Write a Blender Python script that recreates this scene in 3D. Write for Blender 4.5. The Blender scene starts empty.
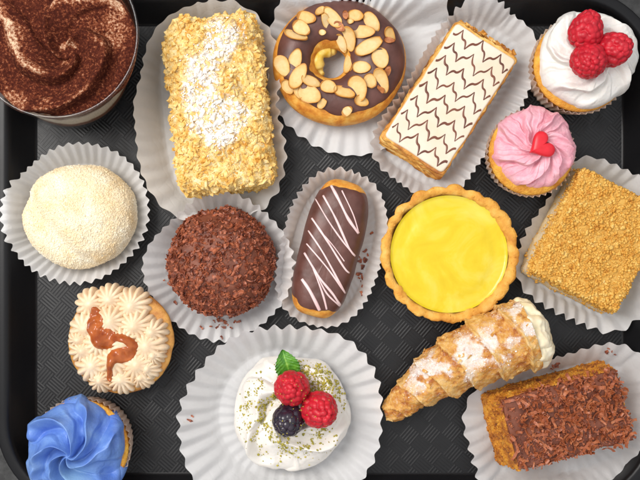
import bpy, math, random
import numpy as np
from mathutils import Vector
from mathutils.bvhtree import BVHTree

# ---------------------------------------------------------------- units
# lengths below are in "dots" of 0.75 mm; S turns them into metres
S = 0.00075
D = 850.0                       # camera height above the tray floor, in dots
sc = bpy.context.scene
col = sc.collection
rng = np.random.default_rng(11)
random.seed(5)
PI = math.pi

# ---------------------------------------------------------------- camera, world, lamps, exposure
cam_d = bpy.data.cameras.new('camera')
cam_d.sensor_width = 36.0
cam_d.lens = 36.0 * D / 640.0
cam_d.clip_start = 0.01
cam_d.clip_end = 50.0
cam = bpy.data.objects.new('camera', cam_d)
cam.location = (0, 0, D * S)
col.objects.link(cam)
sc.camera = cam

world = bpy.data.worlds.new('World')
sc.world = world
world.use_nodes = True
wn = world.node_tree
wn.nodes.clear()
w_out = wn.nodes.new('ShaderNodeOutputWorld')
w_bg = wn.nodes.new('ShaderNodeBackground')
w_tc = wn.nodes.new('ShaderNodeTexCoord')
w_sep = wn.nodes.new('ShaderNodeSeparateXYZ')
w_rmp = wn.nodes.new('ShaderNodeValToRGB')
w_rmp.color_ramp.elements[0].position = 0.10
w_rmp.color_ramp.elements[0].color = (0.20, 0.20, 0.205, 1)
w_rmp.color_ramp.elements[1].position = 0.85
w_rmp.color_ramp.elements[1].color = (0.62, 0.62, 0.63, 1)
wn.links.new(w_tc.outputs['Generated'], w_sep.inputs[0])
wn.links.new(w_sep.outputs['Z'], w_rmp.inputs[0])
wn.links.new(w_rmp.outputs[0], w_bg.inputs['Color'])
w_bg.inputs['Strength'].default_value = 1.5
wn.links.new(w_bg.outputs[0], w_out.inputs['Surface'])

def area(name, loc, size, power, color, aim=(0, 0, 0)):
    l = bpy.data.lights.new(name, 'AREA')
    l.shape = 'DISK'
    l.size = size
    l.energy = power
    l.color = color
    o = bpy.data.objects.new(name, l)
    o.location = loc
    o.rotation_euler = (Vector(aim) - Vector(loc)).to_track_quat('-Z', 'Y').to_euler()
    col.objects.link(o)
    return o
area('key_lamp', (-0.46, 0.27, 0.84), 0.62, 8.7, (1.0, 0.965, 0.92))

sc.view_settings.view_transform = 'Standard'
sc.view_settings.look = 'None'
sc.view_settings.exposure = 0.12
sc.view_settings.gamma = 1.0
sc.view_settings.use_curve_mapping = False
sc.cycles.max_bounces = 8
sc.cycles.transparent_max_bounces = 12
sc.cycles.sample_clamp_indirect = 6.0

# ---------------------------------------------------------------- helpers: numbers
def P(px, py, z=0.0):
    k = (D - z) / D
    return np.array([(px - 320.0) * k, (240.0 - py) * k, z])

def _hash(i, j, k, seed):
    h = (i * 374761393 + j * 668265263 + k * 2147483647 + seed * 974634777) & 0xFFFFFFFF
    h = ((h ^ (h >> 13)) * 1274126177) & 0xFFFFFFFF
    return ((h ^ (h >> 16)) & 0xFFFF) / 65535.0

def vnoise(p, scale=1.0, seed=0):
    p = np.asarray(p, float) / scale + 1000.0
    i = np.floor(p).astype(np.int64)
    f = p - i
    u = f * f * (3 - 2 * f)
    r = 0
    for dx in (0, 1):
        for dy in (0, 1):
            for dz in (0, 1):
                w = (u[:, 0] if dx else 1 - u[:, 0]) * (u[:, 1] if dy else 1 - u[:, 1]) * (u[:, 2] if dz else 1 - u[:, 2])
                r = r + w * _hash(i[:, 0] + dx, i[:, 1] + dy, i[:, 2] + dz, seed)
    return r * 2 - 1

def fbm(p, scale, octs=3, seed=0):
    r, a, t = 0, 1.0, 0
    for o in range(octs):
        r = r + a * vnoise(p, scale / 2 ** o, seed + 17 * o)
        t += a
        a *= 0.5
    return r / t

def sstep(a, b, x):
    t = np.clip((x - a) / (b - a), 0, 1)
    return t * t * (3 - 2 * t)

# ---------------------------------------------------------------- helpers: geometry (V, F)
def loft(R, cap0=False, cap1=False):
    R = np.asarray(R, float)
    m, n = R.shape[:2]
    V = R.reshape(-1, 3)
    i = np.arange(m - 1)[:, None]
    j = np.arange(n)[None, :]
    a = i * n + j
    b = i * n + (j + 1) % n
    F = np.stack([a, b, b + n, a + n], -1).reshape(-1, 4).tolist()
    if cap0:
        V = np.vstack([V, R[0].mean(0)])
        c = len(V) - 1
        F += [[(q + 1) % n, q, c] for q in range(n)]
    if cap1:
        V = np.vstack([V, R[-1].mean(0)])
        c = len(V) - 1
        o = (m - 1) * n
        F += [[o + q, o + (q + 1) % n, c] for q in range(n)]
    Q = np.array([f[:3] for f in F])
    fn = np.cross(V[Q[:, 1]] - V[Q[:, 0]], V[Q[:, 2]] - V[Q[:, 0]])
    if (fn * (V[Q].mean(1) - V.mean(0))).sum() < 0:      # keep the faces looking outwards
        F = [f[::-1] for f in F]
    return V, F

def grid(G):
    G = np.asarray(G, float)
    m, n = G.shape[:2]
    i = np.arange(m - 1)[:, None]
    j = np.arange(n - 1)[None, :]
    a = i * n + j
    return G.reshape(-1, 3), np.stack([a, a + n, a + n + 1, a + 1], -1).reshape(-1, 4).tolist()

def join(*geos):
    V, F, o = [], [], 0
    for v, f in geos:
        V.append(v)
        F += [[q + o for q in p] for p in f]
        o += len(v)
    return np.vstack(V), F

def normals(V, F):
    N = np.zeros_like(V)
    for k in (3, 4):
        A = np.array([f for f in F if len(f) == k])
        if not len(A):
            continue
        d1 = V[A[:, 2]] - V[A[:, 0]]
        d2 = V[A[:, k - 1]] - V[A[:, 1]]
        fn = np.cross(d1, d2)
        for q in range(k):
            np.add.at(N, A[:, q], fn)
    return N / (np.linalg.norm(N, axis=1, keepdims=True) + 1e-9)

def tube(path, rad, k=8, flat=1.0):
    path = np.asarray(path, float)
    n = len(path)
    rad = np.broadcast_to(np.asarray(rad, float), (n,))
    T = np.gradient(path, axis=0)
    T /= np.linalg.norm(T, axis=1, keepdims=True) + 1e-9
    up = np.array([0, 0, 1.0])
    A = np.cross(T, up)
    A /= np.linalg.norm(A, axis=1, keepdims=True) + 1e-9
    B = np.cross(A, T)
    th = np.linspace(0, 2 * PI, k, endpoint=False)
    R = path[:, None] + rad[:, None, None] * (np.cos(th)[None, :, None] * A[:, None] + flat * np.sin(th)[None, :, None] * B[:, None])
    return loft(R, True, True)

def smooth_path(pts, n=60):
    pts = np.asarray(pts, float)
    if len(pts) > 2:
        q = [pts[0]]
        for a, b, c, d in zip([pts[0]] + list(pts[:-2]), pts[:-1], pts[1:], list(pts[2:]) + [pts[-1]]):
            for t in np.linspace(0, 1, 13)[1:]:
                q.append(0.5 * ((2 * b) + (c - a) * t + (2 * a - 5 * b + 4 * c - d) * t * t + (3 * b - a - 3 * c + d) * t ** 3))
        pts = np.array(q)
    L = np.concatenate([[0], np.cumsum(np.linalg.norm(np.diff(pts, axis=0), axis=1))])
    s = np.linspace(0, L[-1], n)
    return np.stack([np.interp(s, L, pts[:, k]) for k in range(pts.shape[1])], -1)

def rounded_rect(hx, hy, r, k=12, cx=0, cy=0):
    o = []
    for q, (sx, sy) in enumerate(((1, 1), (-1, 1), (-1, -1), (1, -1))):
        for t in np.linspace(0, PI / 2, k):
            a = q * PI / 2 + t
            o.append((cx + sx * (hx - r) + r * math.cos(a), cy + sy * (hy - r) + r * math.sin(a)))
    return np.array(o)

def resample_closed(C, n):
    C = np.vstack([C, C[:1]])
    L = np.concatenate([[0], np.cumsum(np.linalg.norm(np.diff(C, axis=0), axis=1))])
    s = np.linspace(0, L[-1], n, endpoint=False)
    return np.stack([np.interp(s, L, C[:, k]) for k in range(2)], -1), L[-1]

def superellipse(a, b, p, ang, n=720):
    t = np.linspace(0, 2 * PI, n, endpoint=False)
    c, s = np.cos(t), np.sin(t)
    x = a * np.sign(c) * np.abs(c) ** (2 / p)
    y = b * np.sign(s) * np.abs(s) ** (2 / p)
    ca, sa = math.cos(ang), math.sin(ang)
    return np.stack([x * ca - y * sa, x * sa + y * ca], -1)

def rot2(P2, ang):
    ca, sa = math.cos(ang), math.sin(ang)
    P2 = np.asarray(P2, float)
    o = P2.copy()
    o[..., 0] = P2[..., 0] * ca - P2[..., 1] * sa
    o[..., 1] = P2[..., 0] * sa + P2[..., 1] * ca
    return o

def bvh(V, F):
    return BVHTree.FromPolygons([tuple(v) for v in V], F)

def drop(tree, x, y, z=400.0):
    h = tree.ray_cast(Vector((x, y, z)), Vector((0, 0, -1)))
    if h[0] is None:
        return None, None
    n = h[1] if h[1].z > 0 else -h[1]
    return h[0].z, np.array(n)

def land(tree, px, py, z=50.0):
    """the point of a surface seen at a spot measured in the photo"""
    c = Vector((0, 0, D))
    d = Vector(P(px, py, 0)) - c
    h = tree.ray_cast(c, d.normalized())
    if h[0] is None:
        return None, None
    n = h[1] if h[1].z > 0 else -h[1]
    return np.array(h[0]), np.array(n)

# small templates
_ico = None
def ico():
    t = (1 + 5 ** 0.5) / 2
    v = np.array([(-1, t, 0), (1, t, 0), (-1, -t, 0), (1, -t, 0), (0, -1, t), (0, 1, t), (0, -1, -t), (0, 1, -t), (t, 0, -1), (t, 0, 1), (-t, 0, -1), (-t, 0, 1)], float)
    v /= np.linalg.norm(v[0])
    f = [(0, 11, 5), (0, 5, 1), (0, 1, 7), (0, 7, 10), (0, 10, 11), (1, 5, 9), (5, 11, 4), (11, 10, 2), (10, 7, 6), (7, 1, 8), (3, 9, 4), (3, 4, 2), (3, 2, 6), (3, 6, 8), (3, 8, 9), (4, 9, 5), (2, 4, 11), (6, 2, 10), (8, 6, 7), (9, 8, 1)]
    return v, np.array(f)

def crumb_templates(k=8, jit=0.35, aniso=(1, 1, 1)):
    v, f = ico()
    return [(v * (1 + jit * (rng.random((12, 1)) * 2 - 1)) * np.array(aniso) * (1 + 0.25 * (rng.random(3) * 2 - 1)), f) for _ in range(k)]

def strip_templates(k=8, w=0.3, t=0.07, bend=(0.3, 2.5), seg=5):
    out = []
    for _ in range(k):
        b = rng.uniform(*bend)
        tw = rng.uniform(-0.6, 0.6)
        s = np.linspace(-1, 1, seg)
        R = 1.0 / b
        ctr = np.stack([R * np.sin(s * b), 0 * s, R * (1 - np.cos(s * b))], -1)
        nrm = np.stack([-np.sin(s * b), 0 * s, np.cos(s * b)], -1)
        rings = []
        ww = w * (0.75 + 0.5 * rng.random(seg))
        for q in range(seg):
            side = np.array([math.sin(tw * s[q]) * 0.3, 1, 0.0])
            c = ctr[q]
            rings.append([c + side * ww[q] + nrm[q] * t, c - side * ww[q] + nrm[q] * t, c - side * ww[q] - nrm[q] * t, c + side * ww[q] - nrm[q] * t])
        V, F = loft(np.array(rings))
        F += [[0, 1, 2, 3], [(seg - 1) * 4 + 3, (seg - 1) * 4 + 2, (seg - 1) * 4 + 1, (seg - 1) * 4]]
        out.append((V, np.array(F)))
    return out

def scatter(V, F, n, temps, smin, smax, weight=None, upright=0.0, lift=0.0, tilt=0.35, nz_min=-0.2, seed=0, power=2.0):
    """n small pieces laid on the surface V, F; weight(points) thins them out"""
    r = np.random.default_rng(seed + 100)
    tri = []
    for f in F:
        for q in range(1, len(f) - 1):
            tri.append((f[0], f[q], f[q + 1]))
    tri = np.array(tri)
    A, B, C = V[tri[:, 0]], V[tri[:, 1]], V[tri[:, 2]]
    fn = np.cross(B - A, C - A)
    ar = np.linalg.norm(fn, axis=1)
    fn = fn / (ar[:, None] + 1e-9)
    N = normals(V, F)
    pick = r.choice(len(tri), n, p=ar / ar.sum())
    u, v = r.random(n), r.random(n)
    fl = u + v > 1
    u[fl], v[fl] = 1 - u[fl], 1 - v[fl]
    w = 1 - u - v
    p = A[pick] * w[:, None] + B[pick] * u[:, None] + C[pick] * v[:, None]
    nn = N[tri[pick, 0]] * w[:, None] + N[tri[pick, 1]] * u[:, None] + N[tri[pick, 2]] * v[:, None]
    nn /= np.linalg.norm(nn, axis=1, keepdims=True) + 1e-9
    ok = nn[:, 2] > nz_min
    if weight is not None:
        ok &= r.random(n) < weight(p)
    p, nn = p[ok], nn[ok]
    n = len(p)
    s = smin + (smax - smin) * r.random(n) ** power
    zt = nn + tilt * (r.random((n, 3)) * 2 - 1)
    zt /= np.linalg.norm(zt, axis=1, keepdims=True)
    rd = r.random((n, 3)) * 2 - 1
    xt = np.cross(rd, zt)
    xt /= np.linalg.norm(xt, axis=1, keepdims=True) + 1e-9
    yt = np.cross(zt, xt)
    kind = r.integers(0, len(temps), n)
    Vs, Fs, o = [], [], 0
    for k, (tv, tf) in enumerate(temps):
        m = kind == k
        if not m.any():
            continue
        q = s[m, None, None] * (tv[None, :, 0:1] * xt[m][:, None] + tv[None, :, 1:2] * yt[m][:, None] + tv[None, :, 2:3] * zt[m][:, None])
        q = q + (p[m] + nn[m] * lift * s[m, None])[:, None]
        c = m.sum()
        Vs.append(q.reshape(-1, 3))
        fi = (tf[None] + (np.arange(c) * len(tv))[:, None, None] + o).reshape(-1, tf.shape[1])
        Fs += fi.tolist()
        o += c * len(tv)
    return np.vstack(Vs), Fs

# ---------------------------------------------------------------- helpers: objects
def thing(name, label, cat, base, group=None):
    o = bpy.data.objects.new(name, None)
    o.empty_display_size = 0.01
    o.location = tuple(np.array(base, float) * S)
    o['label'] = label
    o['category'] = cat
    if group:
        o['group'] = group
    col.objects.link(o)
    o['base'] = [float(q) for q in base]
    return o

def mesh_of(name, geo, mat, base=(0, 0, 0), smooth=True, attrs=None):
    V, F = geo
    me = bpy.data.meshes.new(name)
    me.from_pydata(((np.asarray(V) - np.array(base, float)) * S).tolist(), [], F)
    if smooth:
        me.polygons.foreach_set('use_smooth', np.ones(len(me.polygons), bool))
    for k, a in (attrs or {}).items():
        at = me.attributes.new(k, 'FLOAT', 'POINT')
        at.data.foreach_set('value', np.asarray(a, np.float32))
    me.materials.append(mat)
    me.update()
    return me

def part(name, geo, mat, parent, smooth=True, attrs=None, label=None, stuff=False):
    base = list(parent['base'])
    o = bpy.data.objects.new(name, mesh_of(name, geo, mat, base, smooth, attrs))
    o.parent = parent
    o['base'] = base
    if label:
        o['label'] = label
    if stuff:
        o['kind'] = 'stuff'
    col.objects.link(o)
    return o

def single(name, geo, mat, label, cat, base, group=None, smooth=True, attrs=None):
    o = bpy.data.objects.new(name, mesh_of(name, geo, mat, base, smooth, attrs))
    o.location = tuple(np.array(base, float) * S)
    o['label'] = label
    o['category'] = cat
    if group:
        o['group'] = group
    col.objects.link(o)
    return o

# ---------------------------------------------------------------- helpers: materials
class NT:
    def __init__(self, name):
        self.m = bpy.data.materials.new(name)
        self.m.use_nodes = True
        self.t = self.m.node_tree
        self.t.nodes.clear()
        self.out = self.n('ShaderNodeOutputMaterial')
        tc = self.n('ShaderNodeTexCoord')
        mp = self.n('ShaderNodeMapping')
        mp.inputs['Scale'].default_value = (1 / S, 1 / S, 1 / S)
        self.l(tc.outputs['Object'], mp.inputs['Vector'])
        self.co = mp.outputs['Vector']
    def n(self, t, **kw):
        x = self.t.nodes.new(t)
        for k, v in kw.items():
            setattr(x, k, v)
        return x
    def l(self, a, b):
        self.t.links.new(a, b)
    def noise(self, size, detail=3, rough=0.55, dist=0.0, co=None):
        x = self.n('ShaderNodeTexNoise')
        x.inputs['Scale'].default_value = 1.0 / size
        x.inputs['Detail'].default_value = detail
        x.inputs['Roughness'].default_value = rough
        x.inputs['Distortion'].default_value = dist
        self.l(co or self.co, x.inputs['Vector'])
        return x.outputs['Fac']
    def voro(self, size, feature='F1', out='Distance'):
        x = self.n('ShaderNodeTexVoronoi', feature=feature)
        x.inputs['Scale'].default_value = 1.0 / size
        self.l(self.co, x.inputs['Vector'])
        return x.outputs[out]
    def ramp(self, fac, stops):
        x = self.n('ShaderNodeValToRGB')
        e = x.color_ramp.elements
        while len(e) < len(stops):
            e.new(0.5)
        for q, (p, c) in zip(e, stops):
            q.position = p
            q.color = (c[0], c[1], c[2], 1) if not np.isscalar(c) else (c, c, c, 1)
        self.l(fac, x.inputs[0])
        return x.outputs[0]
    def mix(self, f, a, b):
        x = self.n('ShaderNodeMix', data_type='RGBA')
        for s, v in ((0, f), (6, a), (7, b)):
            if isinstance(v, (int, float)):
                x.inputs[s].default_value = v
            elif isinstance(v, tuple):
                x.inputs[s].default_value = (*v, 1)
            else:
                self.l(v, x.inputs[s])
        return x.outputs[2]
    def math(self, op, a, b=0.0, c=None):
        x = self.n('ShaderNodeMath', operation=op)
        for s, v in enumerate((a, b) if c is None else (a, b, c)):
            if isinstance(v, (int, float)):
                x.inputs[s].default_value = v
            else:
                self.l(v, x.inputs[s])
        return x.outputs[0]
    def attr(self, name):
        x = self.n('ShaderNodeAttribute', attribute_name=name)
        return x.outputs['Fac']
    def bump(self, h, strength, dist, nrm=None):
        x = self.n('ShaderNodeBump')
        x.inputs['Strength'].default_value = strength
        x.inputs['Distance'].default_value = dist * S
        self.l(h, x.inputs['Height'])
        if nrm is not None:
            self.l(nrm, x.inputs['Normal'])
        return x.outputs[0]
    def principled(self, color, rough=0.5, normal=None, sss=0.0, sss_r=(1, 0.6, 0.4), sss_s=4.0, spec=0.5, coat=0.0, coat_r=0.1, sheen=0.0):
        b = self.n('ShaderNodeBsdfPrincipled')
        if isinstance(color, tuple):
            b.inputs['Base Color'].default_value = (*color, 1)
        else:
            self.l(color, b.inputs['Base Color'])
        if isinstance(rough, (int, float)):
            b.inputs['Roughness'].default_value = rough
        else:
            self.l(rough, b.inputs['Roughness'])
        b.inputs['Specular IOR Level'].default_value = spec
        if sss > 0:
            b.inputs['Subsurface Weight'].default_value = sss
            b.inputs['Subsurface Radius'].default_value = sss_r
            b.inputs['Subsurface Scale'].default_value = sss_s * S
        b.inputs['Coat Weight'].default_value = coat
        b.inputs['Coat Roughness'].default_value = coat_r
        b.inputs['Sheen Weight'].default_value = sheen
        if normal is not None:
            self.l(normal, b.inputs['Normal'])
        self.l(b.outputs[0], self.out.inputs['Surface'])
        return b

def simple(name, c1, c2, size, rough=0.5, bump=0.0, bsize=3.0, bdist=1.0, lo=0.35, hi=0.65, **kw):
    t = NT(name)
    c = t.ramp(t.noise(size, 4), [(lo, c1), (hi, c2)])
    nrm = t.bump(t.noise(bsize, 4), bump, bdist) if bump else None
    t.principled(c, rough, nrm, **kw)
    return t.m

# black moulded plastic
t = NT('black_plastic')
r = t.ramp(t.noise(60, 4), [(0.3, 0.30), (0.7, 0.42)])
nz = t.bump(t.noise(1.6, 2), 0.12, 0.3)
t.principled((0.007, 0.007, 0.008), r, nz, spec=0.24)
M_plastic = t.m

# tray floor: basket-weave relief of fine diagonal ribs
t = NT('ribbed_black_plastic')
mp = t.n('ShaderNodeMapping')
mp.inputs['Rotation'].default_value = (0, 0, math.radians(41))
t.l(t.co, mp.inputs['Vector'])
wob = t.n('ShaderNodeVectorMath', operation='ADD')
t.l(mp.outputs[0], wob.inputs[0])
wob.inputs[1].default_value = (5000, 5000, 0)
sp = t.n('ShaderNodeSeparateXYZ')
t.l(wob.outputs[0], sp.inputs[0])
CELL, PITCH = 15.0, 3.0
cx = t.math('FLOOR', t.math('DIVIDE', sp.outputs[0], CELL))
cy = t.math('FLOOR', t.math('DIVIDE', sp.outputs[1], CELL))
par = t.math('MODULO', t.math('ADD', cx, cy), 2.0)
lx = t.math('PINGPONG', t.math('DIVIDE', sp.outputs[0], PITCH), 0.5)
ly = t.math('PINGPONG', t.math('DIVIDE', sp.outputs[1], PITCH), 0.5)
mxn = t.n('ShaderNodeMix', data_type='FLOAT')
t.l(par, mxn.inputs[0]); t.l(lx, mxn.inputs[2]); t.l(ly, mxn.inputs[3])
rib = t.math('SMOOTHSTEP' if False else 'MULTIPLY', mxn.outputs[0], 2.0)
rib = t.ramp(rib, [(0.25, 0.0), (0.75, 1.0)])
n1 = t.bump(t.math('MULTIPLY', rib, t.ramp(t.noise(70, 3), [(0.3, 0.5), (0.7, 1.0)])), 0.55, 0.42)
n2 = t.bump(t.noise(1.2, 2), 0.15, 0.3, n1)
dust = t.ramp(t.noise(1.1, 2), [(0.72, (0.008, 0.008, 0.009)), (0.84, (0.03, 0.03, 0.03))])
t.principled(dust, t.ramp(t.noise(34, 6, 0.65, 0.8), [(0.32, 0.30), (0.68, 0.56)]), n2, spec=0.36)
M_floor = t.m

t = NT('dark_table')
c = t.ramp(t.noise(7, 5), [(0.35, (0.018, 0.018, 0.018)), (0.65, (0.045, 0.045, 0.045))])
t.principled(c, 0.6, t.bump(t.noise(5, 4), 0.4, 1.0))
M_table = t.m

def paper_mat(name, tint):
    t = NT(name)
    c = t.ramp(t.noise(24, 4), [(0.30, tuple(q * 0.93 for q in tint)), (0.62, tint)])
    cr = t.ramp(t.voro(13.0, 'DISTANCE_TO_EDGE'), [(0.0, 0.0), (0.10, 1.0)])
    nz = t.bump(cr, 0.18, 0.5, t.bump(t.noise(2.6, 5, 0.7), 0.3, 0.7))
    spot = t.ramp(t.noise(17, 5, 0.6), [(0.66, 0.0), (0.74, 1.0)])
    c = t.mix(t.math('MULTIPLY', spot, 0.5), c, tuple(q * w for q, w in zip(tint, (0.84, 0.79, 0.70))))
    b = t.principled(c, 0.55, nz, spec=0.35)
    tr = t.n('ShaderNodeBsdfTranslucent')
    t.l(c, tr.inputs['Color'])
    mx = t.n('ShaderNodeMixShader')
    mx.inputs[0].default_value = 0.42
    t.l(b.outputs[0], mx.inputs[1]); t.l(tr.outputs[0], mx.inputs[2])
    t.l(mx.outputs[0], t.out.inputs['Surface'])
    return t.m
M_paper = paper_mat('white_baking_paper', (0.94, 0.935, 0.935))
M_greaseproof = paper_mat('greaseproof_paper', (0.92, 0.905, 0.88))
M_liner = paper_mat('cupcake_paper', (0.93, 0.81, 0.70))

M_cream = simple('whipped_cream', (0.76, 0.725, 0.67), (0.80, 0.78, 0.745), 12, 0.45, 0.4, 1.8, 0.7, sss=0.08, sss_s=2)
M_meringue = simple('meringue_cream', (0.76, 0.715, 0.65), (0.81, 0.775, 0.725), 14, 0.42, 0.25, 2.2, 0.6, sss=0.08, sss_s=2)
M_pink = simple('pink_buttercream', (0.76, 0.32, 0.40), (0.82, 0.45, 0.51), 9, 0.48, 0.5, 1.8, 0.9, sss=0.06, sss_s=2)
M_coffee = simple('coffee_buttercream', (0.72, 0.52, 0.33), (0.80, 0.64, 0.45), 14, 0.45, 0.25, 2.2, 0.5, sss=0.2, sss_s=3)
M_sponge = simple('golden_sponge', (0.58, 0.22, 0.02), (0.76, 0.41, 0.055), 8, 0.75, 0.9, 2.2, 1.8)
M_brown_sponge = simple('browned_sponge', (0.42, 0.16, 0.035), (0.72, 0.38, 0.09), 14, 0.6, 0.6, 3.0, 1.2)

# blue buttercream with a paler turquoise heart
t = NT('blue_buttercream')
c = t.ramp(t.noise(22, 3), [(0.35, (0.085, 0.18, 0.55)), (0.6, (0.15, 0.28, 0.63)), (0.8, (0.24, 0.39, 0.69))])
c = t.mix(t.attr('mask'), c, (0.26, 0.46, 0.66))
t.principled(c, 0.42, t.bump(t.noise(1.8, 4), 0.4, 0.8), sss=0.05, sss_s=2)
M_blue = t.m

# ---------------------------------------------------------------- builders used several times
def paper_case(label, cxy, outline, h, flare, pitch, amp, seed, mat=None, group='white pleated paper cases under the pastries',
               lowh=0.15, lowf=0.15, floor_amp=0.0, curl=0.0, name='paper_case', rough=0.6, hfun=None, ffun=None, sharp=0.75):
    r = np.random.default_rng(seed)
    B0 = outline
    npl = None
    _, L = resample_closed(B0, 720)
    npl = max(8, int(round(L / pitch)))
    n = npl * 10
    B, L = resample_closed(B0, n)
    T = np.roll(B, -3, 0) - np.roll(B, 3, 0)
    Nn = np.stack([T[:, 1], -T[:, 0]], -1)
    Nn /= np.linalg.norm(Nn, axis=1, keepdims=True)
    Bc = np.hstack([B, np.zeros((n, 1))])
    s = np.arange(n) / n
    jit = vnoise(Bc, pitch * 2.2, seed) * rough
    ph = s * npl * 2 * PI + jit * 2.0
    sn = np.sin(ph)
    tri = np.arcsin(np.clip(sn * 0.985, -1, 1)) / (PI / 2)
    w = (1 - sharp) * sn + sharp * tri
    w = np.sign(w) * np.abs(w) ** np.where(w > 0, 1.25, 0.8)          # crisp outer folds
    w = w * (0.85 + 0.45 * vnoise(Bc, pitch * 3.1, seed + 3))
    f = flare * (1 + lowf * vnoise(Bc, 45, seed + 5) * 1.6)
    hh = h * (1 + lowh * vnoise(Bc, 38, seed + 9) * 1.6)
    ang = np.arctan2(B[:, 1], B[:, 0])
    if hfun is not None:
        hh = hh * hfun(ang)
    if ffun is not None:
        f = f * ffun(ang)
    rows = []
    for q in (0.02, 0.3, 0.6, 0.85, 0.97):
        z = 0.9 + floor_amp * vnoise(Bc * q, 22, seed + 1) * q
        rows.append(np.column_stack([B * q, np.zeros(n) + z + floor_amp * 0.5 + 0.7 * amp * (w + 0.6) * max(0.0, q - 0.5)]))
    ln = np.sqrt(f * f + hh * hh)
    for v in np.linspace(0, 1, 9):
        A = amp * (v ** 0.55) * w if v > 0 else 0 * w
        rad = f * v - curl * v * v * (1 - v) * 0
        zz = hh * (v ** (1.0 + curl))
        d = A * (hh / ln) + 0.35 * A * v * (f / ln)
        cr = floor_amp * vnoise(np.column_stack([B * (1 + v * 0.4), zz * 0]), 16, seed + 21) * v
        xy = B + Nn * (rad + d)[:, None]
        z = 1.0 + zz - A * (f / ln) + cr + floor_amp * 0.5 + 0.35 * amp * (w + 0.6) * (1 - v) ** 2
        rows.append(np.column_stack([xy, np.maximum(z, 0.8)]))
    R = np.array(rows)
    R[..., 0] += cxy[0]
    R[..., 1] += cxy[1]
    over = np.maximum(np.abs(R[..., 0] - 9.5) - 290, np.abs(R[..., 1] + 9.5) - 221)
    R[..., 2] = np.maximum(R[..., 2], np.minimum(over, 19) / 0.55 + 1.2 + 1.7 * (1 + w)[None, :] * np.clip(over / 8, 0, 1))      # leans on the tray wall
    o = single(name, loft(R, True, False), mat or M_paper, label, 'paper case', (cxy[0], cxy[1], 0), group)
    return o

def swirl(cxy, z0, R, H, n, twist, amp, seed, style='round', m=80, k=320, peak=0.0, amax=0.60, edge=0.05, warp=0.5, off=0.0, lean=(0, 0), pw=1.0):
    s = np.linspace(0.004, 1, m)[:, None]
    th = np.linspace(0, 2 * PI, k, endpoint=False)[None, :]
    a = s * PI * amax
    rho = R * np.sin(np.minimum(a, PI / 2 + 0 * a)) ** pw
    rho = np.where(a > PI / 2, R * np.sin(a) ** 0.5, rho)
    zz = H * np.cos(a)
    rho = rho + 0 * th
    zz = zz + 0 * th
    nr = np.sin(a) * H
    nzc = np.cos(a) * R
    ln = np.sqrt(nr ** 2 + nzc ** 2) + 1e-9
    nr, nzc = nr / ln, nzc / ln
    X, Y = rho * np.cos(th), rho * np.sin(th)
    pts = np.stack([X, Y, zz], -1).reshape(-1, 3)
    wz = vnoise(pts, R * 0.55, seed).reshape(rho.shape)
    wf = vnoise(pts, R * 0.22, seed + 4).reshape(rho.shape)
    q = rho / R
    ph = n * th + off + twist * np.log(q + 0.12) * 1.0 + warp * 2.2 * wz + warp * 0.35 * wf + twist * 0.35 * np.maximum(s - 0.7, 0) * 2
    tt = (ph / (2 * PI)) % 1.0
    if style == 'round':
        rd = np.abs(np.sin(tt * PI)) ** 0.55
    elif style == 'saw':
        rd = np.where(tt < 0.80, (tt / 0.80) ** 0.8, 1 - sstep(0, 1, (tt - 0.80) / 0.20))
    elif style == 'petal':
        rd = np.where(tt < 0.72, (tt / 0.72) ** 1.3, np.cos((tt - 0.72) / 0.28 * PI / 2) ** 1.5)
    else:
        rd = 0.5 + 0.5 * np.sin(tt * 2 * PI)
    A = amp * sstep(0.0, 0.22, q) * (1 + 0.25 * wz)
    dsp = A * (rd - 0.5) + edge * R * wz * q + 0.4 * wf * amp * 0.3
    X = X + nr * dsp * np.cos(th)
    Y = Y + nr * dsp * np.sin(th)
    Z = zz + nzc * dsp + peak * np.exp(-(q / 0.16) ** 2)
    X = X + cxy[0] + lean[0] * np.maximum(Z, 0) / max(H, 1)
    Y = Y + cxy[1] + lean[1] * np.maximum(Z, 0) / max(H, 1)
    V, F = loft(np.stack([X, Y, Z + z0], -1), True, False)
    q2 = np.concatenate([q.ravel(), [0]])
    r2 = np.concatenate([(rd + 0 * q).ravel(), [1]])
    return V, F, q2, r2

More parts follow.
